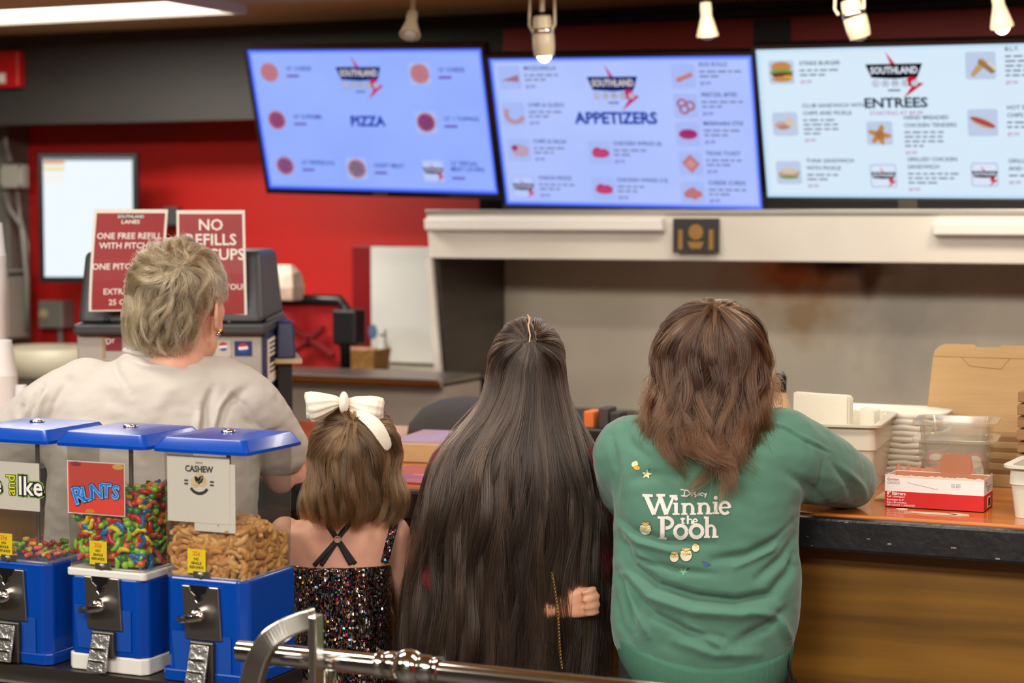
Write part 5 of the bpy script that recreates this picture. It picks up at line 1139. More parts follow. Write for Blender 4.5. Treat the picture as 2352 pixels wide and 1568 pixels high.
class Hair:
    def __init__(s, F, centre, rad, tau, prof, tips, sigma=0, blend=.12, wrap=.72, bc=0.0):
        s.F = F; s.c = np.array(F.L(centre[0], centre[1], bc)); s.r = np.array(rad); t, g = R(tau), R(sigma)
        P = np.array([math.sin(g), -math.sin(t) * math.cos(g), math.cos(t) * math.cos(g)]); s.P = P
        b = np.array([0, -math.cos(t), -math.sin(t)]); b -= P * (b @ P); b /= np.linalg.norm(b); s.b = b; s.rt = np.cross(P, b); s.rt *= np.sign(s.rt[0])
        rows = []
        for py, xl, xr, bc_, bh in prof:
            a, e = F.L(xl, py, bc_), F.L(xr, py, bc_); rows.append((a.z, (a.x + e.x) / 2, (e.x - a.x) / 2, bc_, bh))
        s.pr = np.array(sorted(rows)); s.tip = [(a, F.L(centre[0], py, 0).z) for a, py in tips]; s.blend = blend; s.wrap = wrap
    def paths(s, al, rho, drop=None, nh=16, nl=30):
        """al (n,S) azimuth in degrees per sample -> points (n,S,3)"""
        n, S = al.shape; a = np.radians(al); bz = -s.b[2]
        tsw = np.arctan2(s.P[2], np.cos(a) * bz + 1e-6); tsw = np.minimum(tsw, R(132))
        fr_ = np.concatenate([np.linspace(0, 1, nh), np.ones(nl)])[None]
        th = (fr_ * tsw)[..., None]
        d = np.cos(th) * s.P + np.sin(th) * (np.cos(a)[..., None] * s.b + np.sin(a)[..., None] * s.rt)
        rh = (1 - (1 - rho) * .6)[:, None, None]
        pos = s.c + s.r * d * rh; zE = pos[:, nh:, 2]
        ar = a[:, nh:] * s.wrap; ta = np.array([t[0] for t in s.tip]); tz = np.array([t[1] for t in s.tip])
        zt = np.interp(np.degrees(ar), ta, tz)
        if drop is not None: zt = zt + drop[:, None]
        zt = np.minimum(zt, zE - .004); u = np.linspace(1 / nl, 1, nl)[None]
        z = zE + (zt - zE) * u; k = smooth01((zE - z) / s.blend)
        I = lambda j: np.interp(z, s.pr[:, 0], s.pr[:, j])
        lx = I(1) + rho[:, None] * I(2) * np.sin(ar); ly = I(3) - rho[:, None] * I(4) * np.cos(ar)
        ex = pos[:, nh:, 0]; ey = pos[:, nh:, 1]
        pos[:, nh:, 0] = ex + (lx - ex) * k; pos[:, nh:, 1] = ey + (ly - ey) * k; pos[:, nh:, 2] = z
        for _ in range(5): pos[:, 2:-1] = (pos[:, 1:-2] + 2 * pos[:, 2:-1] + pos[:, 3:]) / 4
        return pos
    def shell(s, parent, m, rho=.86, lift=.02, na=48, amax=178, name='hair'):
        al = np.linspace(-amax, amax, na); A = np.repeat(al[:, None], 46, 1); p = s.paths(A, np.full(na, rho), np.full(na, lift))
        S = p.shape[1]; co = p.reshape(-1, 3); fs = [(i * S + k, i * S + k + 1, (i + 1) * S + k + 1, (i + 1) * S + k) for i in range(na - 1) for k in range(S - 1)]
        return put(name, co, fs, m, parent)
    def strands(s, parent, m, n, npts=18, amax=176, a_pow=1.0, layer=(.86, 1.02), roots=.35, length=None, tipj=.05, wave=(0, .1), clump=(120, .5), frizz=.004, rad=.00045, seed=1, name='hair_strands', grow=.25, endcurl=0, abias=None, drop=0, lift0=.06, fly=0, cleft=0, swirl=0, cjit=.006):
        g = np.random.default_rng(seed); al0 = np.sign(g.uniform(-1, 1, n)) * np.abs(g.uniform(0, 1, n)) ** a_pow * amax
        if abias is not None: al0 = abias(g, n)
        K = clump[0]; ca = g.uniform(-amax, amax, K); cid = np.argmin(np.abs(al0[:, None] + g.normal(0, 3, (n, 1)) - ca[None]), 1)
        S = 46; t = np.linspace(0, 1, S)[None]; pull = clump[1] * smooth01((t - .15) / .85)
        al = al0[:, None] + (ca[cid][:, None] - al0[:, None]) * pull + g.normal(0, 1.2, (n, 1)) * t
        crho = g.uniform(layer[0], layer[1], K); rho = .55 * crho[cid] + .45 * g.uniform(layer[0], layer[1], n)
        if cleft: rho = rho - cleft * np.exp(-((np.abs(al0) - 180) / 16) ** 2)
        if swirl: al = al + swirl * (1 - smooth01(t / .4)) * (.6 + .4 * np.sin(np.radians(al0)))[:, None]
        p = s.paths(al, rho, g.normal(0, tipj * .4, n) + np.abs(g.normal(0, tipj, n)) + drop + g.normal(0, tipj * .6, K)[cid])
        seg = np.linalg.norm(np.diff(p, axis=1), axis=2); cum = np.concatenate([np.zeros((n, 1)), np.cumsum(seg, 1)], 1); tot = cum[:, -1:]
        t0 = g.uniform(0, 1, n) ** 1.2 * roots; t1 = np.ones(n)
        if length: t1 = np.minimum(1, t0 + g.uniform(*length, n) / tot[:, 0])
        tq = t0[:, None] + (t1 - t0)[:, None] * np.linspace(0, 1, npts)[None]; q = np.empty((n, npts, 3)); lq = tq * tot
        for i in range(n):
            for c in range(3): q[i, :, c] = np.interp(lq[i], cum[i], p[i, :, c])
        tang = np.gradient(q, axis=1); out = q - s.c; out[..., 2] *= .3; out /= np.linalg.norm(out, axis=2)[..., None] + 1e-9
        side = np.cross(tang, out); side /= np.linalg.norm(side, axis=2)[..., None] + 1e-9
        tl = np.linspace(0, 1, npts)[None]
        gr = smooth01((tq - .1) / max(grow, .01)); ph = g.uniform(0, 6.28, K)[cid][:, None]; ph2 = g.uniform(0, 6.28, K)[cid][:, None]
        am = g.uniform(.5, 1.3, K)[cid][:, None]; wl = g.uniform(.8, 1.25, K)[cid][:, None] * wave[1]
        if wave[0]: q += (wave[0] * am * gr * np.sin(6.283 * lq / wl + ph))[..., None] * side + (.55 * wave[0] * am * gr * np.sin(6.283 * lq / wl + ph2))[..., None] * out
        q += (g.normal(0, cjit, (K, 3))[cid] + g.normal(0, cjit * .3, (n, 3)))[:, None, :] * ((1 - smooth01(tq / .3)) ** 2)[..., None] * np.array([1, .25, .7])
        f1, f2_ = g.uniform(0, 6.28, (2, n, 1)); amp = frizz * (.3 + np.abs(g.normal(0, 1, (n, 1))))
        if fly: amp = np.where(g.uniform(0, 1, (n, 1)) < fly, amp * 2.2 + .002, amp)
        q += (amp * tl * np.sin(5 * tl + f1))[..., None] * side + (amp * .7 * tl * np.sin(6 * tl + f2_))[..., None] * out
        q -= out * (lift0 * np.mean(s.r) * (1 - smooth01(tl / .25)))[..., None]
        if endcurl:
            e = smooth01((tl - .72) / .28); dirn = np.where(g.uniform(0, 1, K)[cid] < .5, -1, 1)[:, None]
            q += (endcurl * e * dirn * am)[..., None] * side + (endcurl * .8 * e * g.uniform(-.6, 1, K)[cid][:, None])[..., None] * out
            q[..., 2] += endcurl * .5 * e * e * am
        cu = bpy.data.hair_curves.new(name); cu.add_curves([npts] * n); cu.attributes['position'].data.foreach_set('vector', q.astype(np.float32).ravel())
        ra = cu.attributes.get('radius') or cu.attributes.new('radius', 'FLOAT', 'POINT')
        ra.data.foreach_set('value', (rad * g.uniform(.7, 1.3, (n, 1)) * (1.05 - .75 * tl ** 3)).astype(np.float32).ravel())
        tn = cu.attributes.new('tone', 'FLOAT', 'CURVE'); ct = g.uniform(0, 1, K)[cid] * .62 + g.uniform(0, 1, n) * .38; tn.data.foreach_set('value', np.clip(ct, 0, 1).astype(np.float32))
        cu.materials.append(m); o = bpy.data.objects.new(name, cu); COL.objects.link(o); o.parent = parent; return o

SKIN = mat('skin_fair', (226, 172, 146), .5, sss=.15, spec=.35, var=(22, .35, (214, 150, 128)), bump=(220, .04))
SKIN2 = mat('skin_warm', (214, 160, 128), .5, sss=.15, spec=.35, var=(20, .35, (204, 144, 114)), bump=(220, .04))
def legs(m, F, xl, xr, py, rt_, bc, s=1.0, knee=.47):
    for x in (xl, xr):
        h = F.L(x, py, bc); limb(m, [h, (h.x, bc + .01, knee * s), (h.x, bc - .01, .09)], [rt_, rt_ * .66, rt_ * .42])
def shoes(F, xl, xr, py, bc, m_, parent):
    for x in (xl, xr):
        h = F.L(x, py, bc); m = M(); limb(m, [(h.x, bc - .04, .04), (h.x, bc + .06, .04), (h.x, bc + .15, .03)], [.04, .042, .034]); m.box(h.x - .04, h.x + .04, bc - .075, bc + .18, 0, .02)
        co, fs, nr = solid(m, .008, 3); put('shoe', co, fs, m_, parent)

# ------------------------------------------------------------------ grey-haired woman, left
F = Frame(400, 4.28); s_ = .000951
t = thing('person', 'grey-haired person in a cream t-shirt leaning on the counter, head turned right', 'person', F.o, F.ang)
m = M(); TH = headT(F.L(410, 676, .0), -34, -4, 1.05)
headshape(m, TH, 1.05, .086)
limb(m, [F.L(405, 745, -.01), F.L(395, 850, -.03)], [.062, .068])
torso(m, F, [(850, 300, 500, -.01, .07), (900, 170, 545, 0, .09), (980, 125, 575, 0, .11), (1150, 140, 560, 0, .12), (1400, 130, 565, 0, .13), (1600, 125, 570, 0, .14), (1750, 150, 560, 0, .12)])
rs, re_, rw = F.L(585, 960, .02), F.L(655, 1088, .1), F.L(590, 1028, .45)
limb(m, [rs, re_], [.055, .05]); limb(m, [re_, rw], [.048, .032])
hand(m, rw, (-.8, .5, -.05), (0, .2, 1), 1, (15, 20, 15))
ls, le, lw = F.L(120, 980, .02), F.L(-40, 1105, .1), F.L(60, 1032, .45)
limb(m, [ls, le], [.055, .05]); limb(m, [le, lw], [.048, .032]); hand(m, lw, (.8, .5, -.05), (0, .2, 1), -1, (15, 20, 15))
legs(m, F, 240, 460, 1740, .085, 0)
co, fs, nr = solid(m, .0055, 5); put('body', co, fs, SKIN, t); eyes(TH, 1.05, t)
# t-shirt
m = M(); torso(m, F, [(792, 305, 452, .005, .068), (812, 285, 462, .0, .075), (840, 235, 495, -.005, .09), (872, 165, 538, -.01, .105), (915, 118, 575, -.012, .12), (975, 92, 602, -.01, .135), (1080, 108, 596, 0, .145), (1250, 100, 590, .005, .15), (1480, 92, 596, .005, .16), (1640, 90, 600, .005, .165)])
limb(m, [F.L(500, 905, -.005), F.L(560, 935, .0), F.L(640, 1030, .08)], [.085, .085, .072], 18)
limb(m, [F.L(200, 905, -.005), F.L(130, 945, .0), F.L(0, 1040, .08)], [.08, .085, .076], 18)
co, fs, nr = solid(m, .007, 5, 1)
TS = mat('cream_cotton', (192, 185, 176), .9, sheen=.15, bump=(260, .08), var=(7, .25, (182, 175, 164)))
co = folds(F, co, nr, [(a, b * .9, c * 1.7) for a, b, c in [([(255, 800), (265, 850), (300, 905)], 12, -5), ([(275, 815), (330, 840), (400, 845), (455, 838)], 7, 3), ([(285, 805), (360, 828), (450, 826)], 5, -3.5),
    ([(470, 1000), (476, 930), (490, 890)], 11, -9), ([(500, 1000), (520, 930), (570, 890)], 12, -6), ([(450, 1010), (458, 940)], 10, 7), ([(488, 1000), (500, 940), (530, 900)], 9, 6), ([(60, 985), (75, 930), (95, 885)], 11, -8), ([(80, 985), (92, 930), (110, 890)], 9, 6), ([(40, 960), (55, 925)], 8, -4), ([(110, 985), (125, 925), (150, 880)], 10, -4),
    ([(230, 875), (250, 920), (320, 945)], 22, -4), ([(330, 960), (390, 900), (450, 870)], 26, 3), ([(200, 960), (270, 970), (350, 985)], 20, -3), ([(520, 900), (560, 930), (600, 985)], 10, -4), ([(560, 960), (610, 990)], 9, -4), ([(600, 1000), (650, 985)], 8, -3), ([(140, 860), (170, 880)], 14, -3)]], (4.0, 9, 14))
ts = put('t_shirt', co, fs, TS, t)
na, nb = F.L(288, 806, 0), F.L(462, 806, 0); nc = (na + nb) / 2; nw = (nb.x - na.x) / 2
hm = M(); hm.tube([(nc.x + (nw + .001) * math.cos(R(a)), .002 + .076 * math.sin(R(a)), nc.z - .004 - .006 * math.cos(R(a))) for a in range(160, 381, 10)], .0062, 8); hm.build('neck_band', TS, ts, smooth=True)
m = M(); torso(m, F, [(1600, 95, 595, 0, .155), (1760, 110, 590, 0, .15), (1850, 130, 575, 0, .12)]); legs(m, F, 240, 460, 1760, .1, 0)
co, fs, nr = solid(m, .01, 4); put('trousers', co, fs, mat('dark_denim', (40, 46, 60), .9), t); shoes(F, 240, 460, 1760, 0, MT['dgrey'], t)
e = M(); ep = TH @ (Vector((.093, .008, -.048)) * 1.05)
e.ball(ep + Vector((-.002, 0, .0)), .005, 10, 8, 0).ball(ep + Vector((.004, .001, .002)), .005, 10, 8, 1).ball(ep + Vector((.001, -.001, .006)), .0042, 10, 8, 2).ball(ep + Vector((-.005, 0, -.004)), .0045, 10, 8, 0); e.build('earring', [MT['chrome'], MT['ink'], mat('gold_yellow', (236, 196, 40), .3)], t, smooth=True)
H = Hair(F, (404, 668), (.110, .118, .116), 61, [(640, 286, 522, 0, .118), (700, 284, 518, 0, .115), (740, 284, 500, -.005, .11), (775, 286, 484, -.012, .1), (800, 300, 466, -.02, .088), (825, 322, 448, -.03, .07)],
         [(-130, 800), (-100, 800), (-60, 806), (-20, 812), (20, 812), (38, 803), (41, 750), (45, 698), (130, 688)], blend=.05, bc=.005)
HB = mat('ash_hair_base', (96, 82, 62), .7); hs = H.shell(t, HB, .9, .022)
HM = hairmat('ash_blonde_hair', (48, 36, 24), (204, 176, 132), .34, .33)
kw = dict(npts=14, layer=(.9, 1.05), roots=.8, length=(.07, .15), tipj=.006, wave=(.0095, .12), clump=(130, .7), frizz=.0028, rad=.00036, grow=.2, endcurl=.008, lift0=.07, cleft=.1, swirl=55, cjit=.013)
H.strands(hs, HM, 9000, seed=2, **kw)

# ------------------------------------------------------------------ girl with the bow
F = Frame(800, 4.06)
t = thing('person', 'small girl in a sequin dress with a big ivory bow in her brown hair', 'person', F.o, F.ang)
m = M(); TH = headT(F.L(815, 1036, .0), 4, -14, .93); headshape(m, TH, .93)
limb(m, [F.L(810, 1110, -.005), F.L(790, 1200, -.02)], [.045, .05])
torso(m, F, [(1178, 735, 850, -.01, .04), (1192, 690, 895, -.01, .055), (1215, 655, 912, -.005, .068), (1260, 655, 905, 0, .078), (1330, 665, 893, 0, .082), (1500, 672, 890, 0, .085), (1650, 655, 905, 0, .09), (1720, 670, 890, 0, .08)])
limb(m, [F.L(905, 1222, 0), F.L(918, 1330, .03), F.L(930, 1400, .1)], [.034, .031, .027]); limb(m, [F.L(930, 1400, .1), F.L(870, 1330, .24)], [.027, .02]); hand(m, F.L(870, 1330, .24), (-.4, .9, .1), (0, .1, 1), 1, (15, 20, 15), .75)
limb(m, [F.L(655, 1222, 0), F.L(640, 1330, .03), F.L(640, 1400, .1)], [.034, .031, .027]); limb(m, [F.L(640, 1400, .1), F.L(700, 1330, .24)], [.027, .02]); hand(m, F.L(700, 1330, .24), (.4, .9, .1), (0, .1, 1), -1, (15, 20, 15), .75)
legs(m, F, 730, 830, 1700, .055, 0, .8, .36)
co, fs, nr = solid(m, .005, 5)
co = folds(F, co, nr, [([(778, 1210), (776, 1300)], 14, -3), ([(700, 1225), (730, 1290)], 16, 3), ([(850, 1215), (825, 1285)], 16, 3)]); body = put('body', co, fs, SKIN, t); eyes(TH, .93, t)
def seqmat():
    m = mat('sequins', (60, 45, 40), .22, .85); nt = m.node_tree; p = nt.nodes['Principled BSDF']; tc = nt.nodes.new('ShaderNodeTexCoord')
    v = nt.nodes.new('ShaderNodeTexVoronoi'); v.inputs['Scale'].default_value = 215; v.inputs['Randomness'].default_value = .55; nt.links.new(tc.outputs['Object'], v.inputs['Vector'])
    sp = nt.nodes.new('ShaderNodeSeparateColor'); nt.links.new(v.outputs['Color'], sp.inputs[0])
    mp = nt.nodes.new('ShaderNodeMapping'); mp.inputs['Scale'].default_value = (70, 70, 9); nt.links.new(tc.outputs['Object'], mp.inputs[0]); no = nt.nodes.new('ShaderNodeTexNoise'); no.inputs['Scale'].default_value = 1; nt.links.new(mp.outputs[0], no.inputs['Vector'])
    mr = nt.nodes.new('ShaderNodeMath'); mr.operation = 'MULTIPLY_ADD'; mr.inputs[1].default_value = 1.5; mr.inputs[2].default_value = -.5; nt.links.new(no.outputs['Fac'], mr.inputs[0])
    mm = nt.nodes.new('ShaderNodeMath'); mm.operation = 'MULTIPLY_ADD'; mm.inputs[1].default_value = .55; nt.links.new(sp.outputs[0], mm.inputs[0]); nt.links.new(mr.outputs[0], mm.inputs[2])
    r = nt.nodes.new('ShaderNodeValToRGB'); r.color_ramp.interpolation = 'CONSTANT'
    st = [(0, (24, 20, 20)), (.22, (92, 66, 52)), (.3, (40, 32, 30)), (.38, (170, 165, 150)), (.43, (34, 26, 26)), (.5, (120, 84, 64)), (.56, (40, 110, 140)), (.61, (30, 24, 24)), (.68, (176, 60, 110)), (.72, (70, 52, 44)), (.78, (190, 160, 50)), (.82, (30, 26, 26)), (.9, (220, 200, 180)), (.95, (50, 40, 90))]
    while len(r.color_ramp.elements) < len(st): r.color_ramp.elements.new(.5)
    for i, (q_, c) in enumerate(st): r.color_ramp.elements[i].position = q_; r.color_ramp.elements[i].color = lin(c)
    nt.links.new(mm.outputs[0], r.inputs[0]); nt.links.new(r.outputs[0], p.inputs['Base Color'])
    g = nt.nodes.new('ShaderNodeNewGeometry'); sb = nt.nodes.new('ShaderNodeVectorMath'); sb.operation = 'SUBTRACT'; sb.inputs[1].default_value = (.5, .5, .5); nt.links.new(v.outputs['Color'], sb.inputs[0])
    sc_ = nt.nodes.new('ShaderNodeVectorMath'); sc_.operation = 'SCALE'; sc_.inputs['Scale'].default_value = 1.1; nt.links.new(sb.outputs[0], sc_.inputs[0]); ad = nt.nodes.new('ShaderNodeVectorMath'); nt.links.new(sc_.outputs[0], ad.inputs[0]); nt.links.new(g.outputs['Normal'], ad.inputs[1])
    nn = nt.nodes.new('ShaderNodeVectorMath'); nn.operation = 'NORMALIZE'; nt.links.new(ad.outputs[0], nn.inputs[0]); nt.links.new(nn.outputs[0], p.inputs['Normal']); return m
SEQ = seqmat()
m = M(); torso(m, F, [(1288, 648, 898, 0, .086), (1296, 645, 900, 0, .088), (1340, 655, 902, 0, .092), (1420, 664, 899, 0, .094), (1500, 660, 904, 0, .097), (1600, 640, 925, 0, .11), (1760, 615, 950, 0, .13), (1900, 600, 965, 0, .14)], 40)
co, fs, nr = solid(m, .006, 3, 1); co = folds(F, co, nr, [([(740, 1300), (760, 1400), (820, 1480)], 14, -3), ([(700, 1340), (760, 1440)], 12, 3), ([(870, 1310), (850, 1400), (880, 1500)], 14, -3), ([(880, 1420), (800, 1480), (700, 1500)], 14, 3)], (1.5, 20, 12))
dr = put('sequin_dress', co, fs, SEQ, t)
def oncloth(F, tree, px, py, off=.001):
    """the point of a surface behind (px,py), lifted off"""
    o = CAMP; d = ray(px, py).normalized(); ol = Vector(((o - F.o).dot(F.r), (o - F.o).dot(F.f), o.z)); dl = Vector((d.dot(F.r), d.dot(F.f), d.z))
    h = tree.ray_cast(ol, dl)
    return (h[0] + h[1] * (off if h[1].dot(dl) < 0 else -off), h[1]) if h[0] else (F.L(px, py, -.08), Vector((0, -1, 0)))
def tree_of(*obs):
    v = []; f = []
    for o in obs: k = len(v); v += [x.co.copy() for x in o.data.vertices]; f += [tuple(i + k for i in p.vertices) for p in o.data.polygons]
    return BVHTree.FromPolygons(v, f)
tr = tree_of(body, dr)
def strap(name, pts, w, mt, flat=.25, off=.002, n=14):
    P = []
    for i in range(len(pts) - 1):
        for k in range(n): a, b = Vector(pts[i]), Vector(pts[i + 1]); P.append(a.lerp(b, k / n))
    P.append(Vector(pts[-1])); Q = [oncloth(F, tr, p[0], p[1], off)[0] for p in P]
    for _ in range(3): Q = [Q[0]] + [(Q[i - 1] + Q[i] * 2 + Q[i + 1]) / 4 for i in range(1, len(Q) - 1)] + [Q[-1]]
    return M().tube(Q, w, 10, 0, None, flat, (1, 0, .3)).build(name, mt, t, smooth=True)
BLK = mat('black_elastic', (26, 24, 25), .7)
strap('back_strap', [(742, 1186), (770, 1232)], .0055, BLK, .3); strap('back_strap', [(812, 1190), (779, 1232)], .0055, BLK, .3)
strap('back_strap', [(770, 1244), (722, 1298)], .005, BLK, .3); strap('back_strap', [(772, 1246), (738, 1298)], .0045, BLK, .3)
strap('back_strap', [(778, 1244), (806, 1296)], .005, BLK, .3); strap('back_strap', [(780, 1243), (816, 1294)], .0045, BLK, .3)
rc = oncloth(F, tr, 775, 1238, .003)[0]
M().tube([rc + Vector((.0065 * math.cos(R(a)), -.001, .0065 * math.sin(R(a)))) for a in range(0, 361, 20)], .0012, 8).build('strap_ring', mat('clear_ring', (200, 170, 150), .2), t, smooth=True)
strap('shoulder_strap', [(906, 1188), (893, 1230), (878, 1290)], .0125, SEQ, .35, .003)
# hair and bow
H = Hair(F, (815, 1035), (.098, .106, .104), 50, [(1000, 704, 910, 0, .106), (1060, 700, 915, 0, .108), (1110, 694, 926, -.004, .105), (1150, 690, 936, -.006, .1), (1180, 692, 932, -.006, .095), (1215, 706, 912, -.004, .085)],
         [(-130, 1190), (-90, 1192), (-50, 1190), (-10, 1196), (30, 1196), (60, 1188), (90, 1190), (130, 1180)], sigma=-4, blend=.09)
hs = H.shell(t, mat('brown_hair_base', (78, 54, 34), .7), .88, .02)
HM = hairmat('light_brown_hair', (46, 30, 17), (122, 88, 52), .3, .3, (96, 66, 36))
H.strands(hs, HM, 6500, npts=18, layer=(.88, 1.03), roots=.4, tipj=.012, wave=(.006, .17), clump=(90, .62), frizz=.004, rad=.00038, seed=4, endcurl=.007)
IV = mat('ivory_ribbon', (236, 226, 206), .75, sheen=.2, bump=(200, .06))
bw = thing('hair_bow', None, None); bw.parent = t; bw.empty_display_size = .02
kc = F.L(790, 927, -.02)
def loop(pts, name, ph=0):
    """pts: (px,py,half height px,depth) along the loop"""
    rings = []; n = 40
    P = [(F.L(x, y, -.02 + d), h * .0009, th) for x, y, h, d, th in pts]
    for i in range(len(P) - 1):
        for k in range(5):
            a, b = P[i], P[i + 1]; u = k / 5; c = a[0].lerp(b[0], u); h = a[1] + (b[1] - a[1]) * u; th = a[2] + (b[2] - a[2]) * u; ax = (P[min(i + 1, len(P) - 1)][0] - P[i][0]).normalized(); upv = Vector((0, 1, 0)).cross(ax).normalized()
            if upv.z < 0: upv = -upv
            rings.append([c + upv * (h * math.cos(2 * math.pi * j / n) * (1 + .035 * math.cos(11 * 2 * math.pi * j / n + ph))) + Vector((0, 1, 0)) * (th * math.sin(2 * math.pi * j / n) * (1 + .1 * math.cos(22 * math.pi * j / n))) for j in range(n)])
    return M().loft(rings).build(name, IV, bw, smooth=True)
loop([(784, 924, 10, 0, .012), (765, 925, 19, -.004, .02), (740, 930, 29, -.008, .026), (720, 934, 35, -.008, .026), (709, 935, 34, -.006, .02), (704, 936, 24, -.004, .01), (703, 936, 10, -.004, .004)], 'bow_loop')
loop([(796, 925, 10, 0, .012), (815, 929, 20, -.006, .02), (842, 938, 30, -.012, .026), (862, 943, 33, -.012, .026), (874, 945, 31, -.01, .02), (880, 946, 20, -.008, .01), (881, 946, 8, -.008, .004)], 'bow_loop', 1)
M().tube([F.L(790, 914, -.028), F.L(790, 920, -.042), F.L(790, 930, -.044), F.L(790, 940, -.03)], [.015, .017, .017, .014], 16, 0, None, .6).build('bow_knot', IV, bw, smooth=True)
m = M(); vs = []; fs = []
for i, (x, y, w) in enumerate(((800, 938, 8), (830, 950, 14), (858, 970, 18), (876, 995, 17), (888, 1020, 15), (892, 1034, 11))):
    dx, dy = .8, -.6
    for sgn in (-1, 1): vs.append(F.L(x + sgn * dx * w, y + sgn * dy * w, (-.03, -.06, -.085, -.088, -.08, -.072)[i]))
for i in range(5): fs.append((2 * i, 2 * i + 1, 2 * i + 3, 2 * i + 2))
o = m.add(vs, fs).build('bow_tail', IV, bw, smooth=True, recalc=False); md = o.modifiers.new('thick', 'SOLIDIFY'); md.thickness = .002; md = o.modifiers.new('sub', 'SUBSURF'); md.levels = md.render_levels = 2

# ------------------------------------------------------------------ girl with the very long dark hair
F = Frame(1190, 3.96)
t = thing('person', 'girl with very long straight dark hair down to her hips, maroon top', 'person', F.o, F.ang)
m = M(); TH = headT(F.L(1212, 842, .0), 0, -22, .97); headshape(m, TH, .97, .06)
limb(m, [F.L(1210, 930, .0), F.L(1195, 1030, -.01)], [.048, .055])
torso(m, F, [(1000, 1130, 1265, 0, .045), (1020, 1085, 1315, 0, .06), (1055, 1050, 1345, 0, .07), (1120, 1060, 1335, 0, .08), (1300, 1085, 1315, 0, .08), (1450, 1060, 1335, 0, .09), (1600, 1045, 1350, 0, .1), (1720, 1070, 1330, 0, .085)])
es = F.L(1350, 1075, .0); ee = F.L(1374, 1290, .0); ew = F.L(1350, 1470, .01)
limb(m, [es, ee], [.043, .034]); limb(m, [ee, ew], [.033, .022]); hand(m, ew, (0, .15, -1), (1, .2, 0), 1, (20, 25, 20), .85)
ls, le, lw = F.L(1045, 1075, 0), F.L(1015, 1330, -.05), F.L(1262, 1400, -.108)
limb(m, [ls, le], [.043, .035]); limb(m, [le, lw], [.033, .022])
hand(m, lw, (.97, .0, .2), (.05, 1, 0), -1, (6, 132, 30), .84, 3, True, .86)
legs(m, F, 1130, 1260, 1700, .068, 0, .9, .42)
co, fs, nr = solid(m, .0045, 4); body = put('body', co, fs, SKIN2, t); eyes(TH, .97, t)
m = M(); torso(m, F, [(985, 1140, 1262, 0, .056), (1012, 1080, 1325, 0, .072), (1055, 1035, 1362, 0, .084), (1120, 1042, 1352, 0, .094), (1300, 1062, 1336, 0, .096), (1360, 1056, 1342, 0, .1)])
limb(m, [es, ee], [.054, .045]); limb(m, [ee, F.L(1352, 1450, .008)], [.044, .032]); limb(m, [ls, le], [.054, .045]); limb(m, [le, F.L(1215, 1392, -.1)], [.042, .028])
co, fs, nr = solid(m, .006, 4); co = folds(F, co, nr, [([(1320, 1150), (1300, 1200)], 10, -4), ([(1330, 1180), (1310, 1260)], 10, -4)], (2.5, 12, 16)); top = put('maroon_top', co, fs, mat('maroon_knit', (104, 24, 34), .9, bump=(160, .2)), t)
m = M(); torso(m, F, [(1318, 1058, 1340, 0, .106), (1360, 1050, 1348, 0, .11), (1500, 1020, 1362, 0, .118), (1640, 1000, 1380, 0, .13), (1760, 990, 1390, 0, .13)])
co, fs, nr = solid(m, .007, 4); co = folds(F, co, nr, [], (3, 9, 4)); sk = put('black_skirt', co, fs, mat('black_denim', (30, 31, 34), .9, bump=(200, .1)), t)
tr = tree_of(top, sk)
b = oncloth(F, tr, 1235, 1460, .003)[0]; M().box(-.03, .03, -.004, .002, -.008, .008, 0, Matrix.Translation(b) @ Matrix.Rotation(R(5), 4, 'Y')).build('gold_clasp', mat('gold_glitter', (190, 160, 60), .3, .9, bump=(300, 1)), t, bevel=.002)
m = M(); M_ = [(1200, 1322), (1192, 1380)]
mm = M(); p0 = oncloth(F, tr, 1200, 1335, .004)[0]; mm.box(-.005, .005, -.002, .002, -.04, .01, 0, Matrix.Translation(p0)); mm.build('strap_tab', mat('grey_webbing', (90, 88, 84), .8), t)
legm = M(); legs(legm, F, 1130, 1260, 1720, .078, 0, .9, .42); co, fs, nr = solid(legm, .009, 3); put('leggings', co, fs, MT['blackpl'], t); shoes(F, 1130, 1260, 1720, 0, MT['dgrey'], t)
H = Hair(F, (1212, 838), (.083, .102, .104), 60, [(820, 1110, 1300, 0, .105), (900, 1082, 1334, 0, .112), (950, 1050, 1352, 0, .118), (1000, 1012, 1370, -.005, .122), (1060, 985, 1388, -.008, .128), (1150, 964, 1402, -.008, .132), (1250, 946, 1408, -.006, .134), (1350, 926, 1411, -.002, .138), (1450, 912, 1411, .0, .142), (1560, 904, 1404, .0, .146)],
         [(-130, 1530), (-90, 1545), (-60, 1535), (-20, 1560), (20, 1560), (60, 1560), (130, 1550)], sigma=2, blend=.2)
hs = H.shell(t, mat('dark_hair_base', (34, 27, 23), .6), .86, .1, amax=170)
HM = hairmat('dark_hair', (24, 17, 13), (84, 66, 52), .27, .27)
gap = lambda g, n: np.where(g.uniform(0, 1, n) < .8, g.uniform(-171, 171, n), g.uniform(-120, 110, n))
def keep(g, n):
    a = g.uniform(-171, 171, n); k = (a > 66) & (a < 104) & (g.uniform(0, 1, n) < .62); a[k] = g.uniform(-100, 40, k.sum()); return a
H.strands(hs, HM, 9500, npts=26, layer=(.86, 1.02), roots=.17, tipj=.05, wave=(.009, .27), clump=(150, .68), frizz=.006, rad=.00042, seed=6, grow=.4, abias=keep, fly=.02)
pp = H.paths(np.full((1, 46), 180.0), np.array([1.015]))[0][:13]; vs = []; fs = []
for k, c in enumerate(pp):
    wd = .0019 * (1 - .6 * abs(k - 5) / 8) * (1 + .3 * math.sin(3.1 * k)); jx = .0018 * math.sin(1.7 * k)
    vs += [c + np.array([jx - wd, 0, 0]), c + np.array([jx, -.0006, .0006]), c + np.array([jx + wd, 0, 0])]
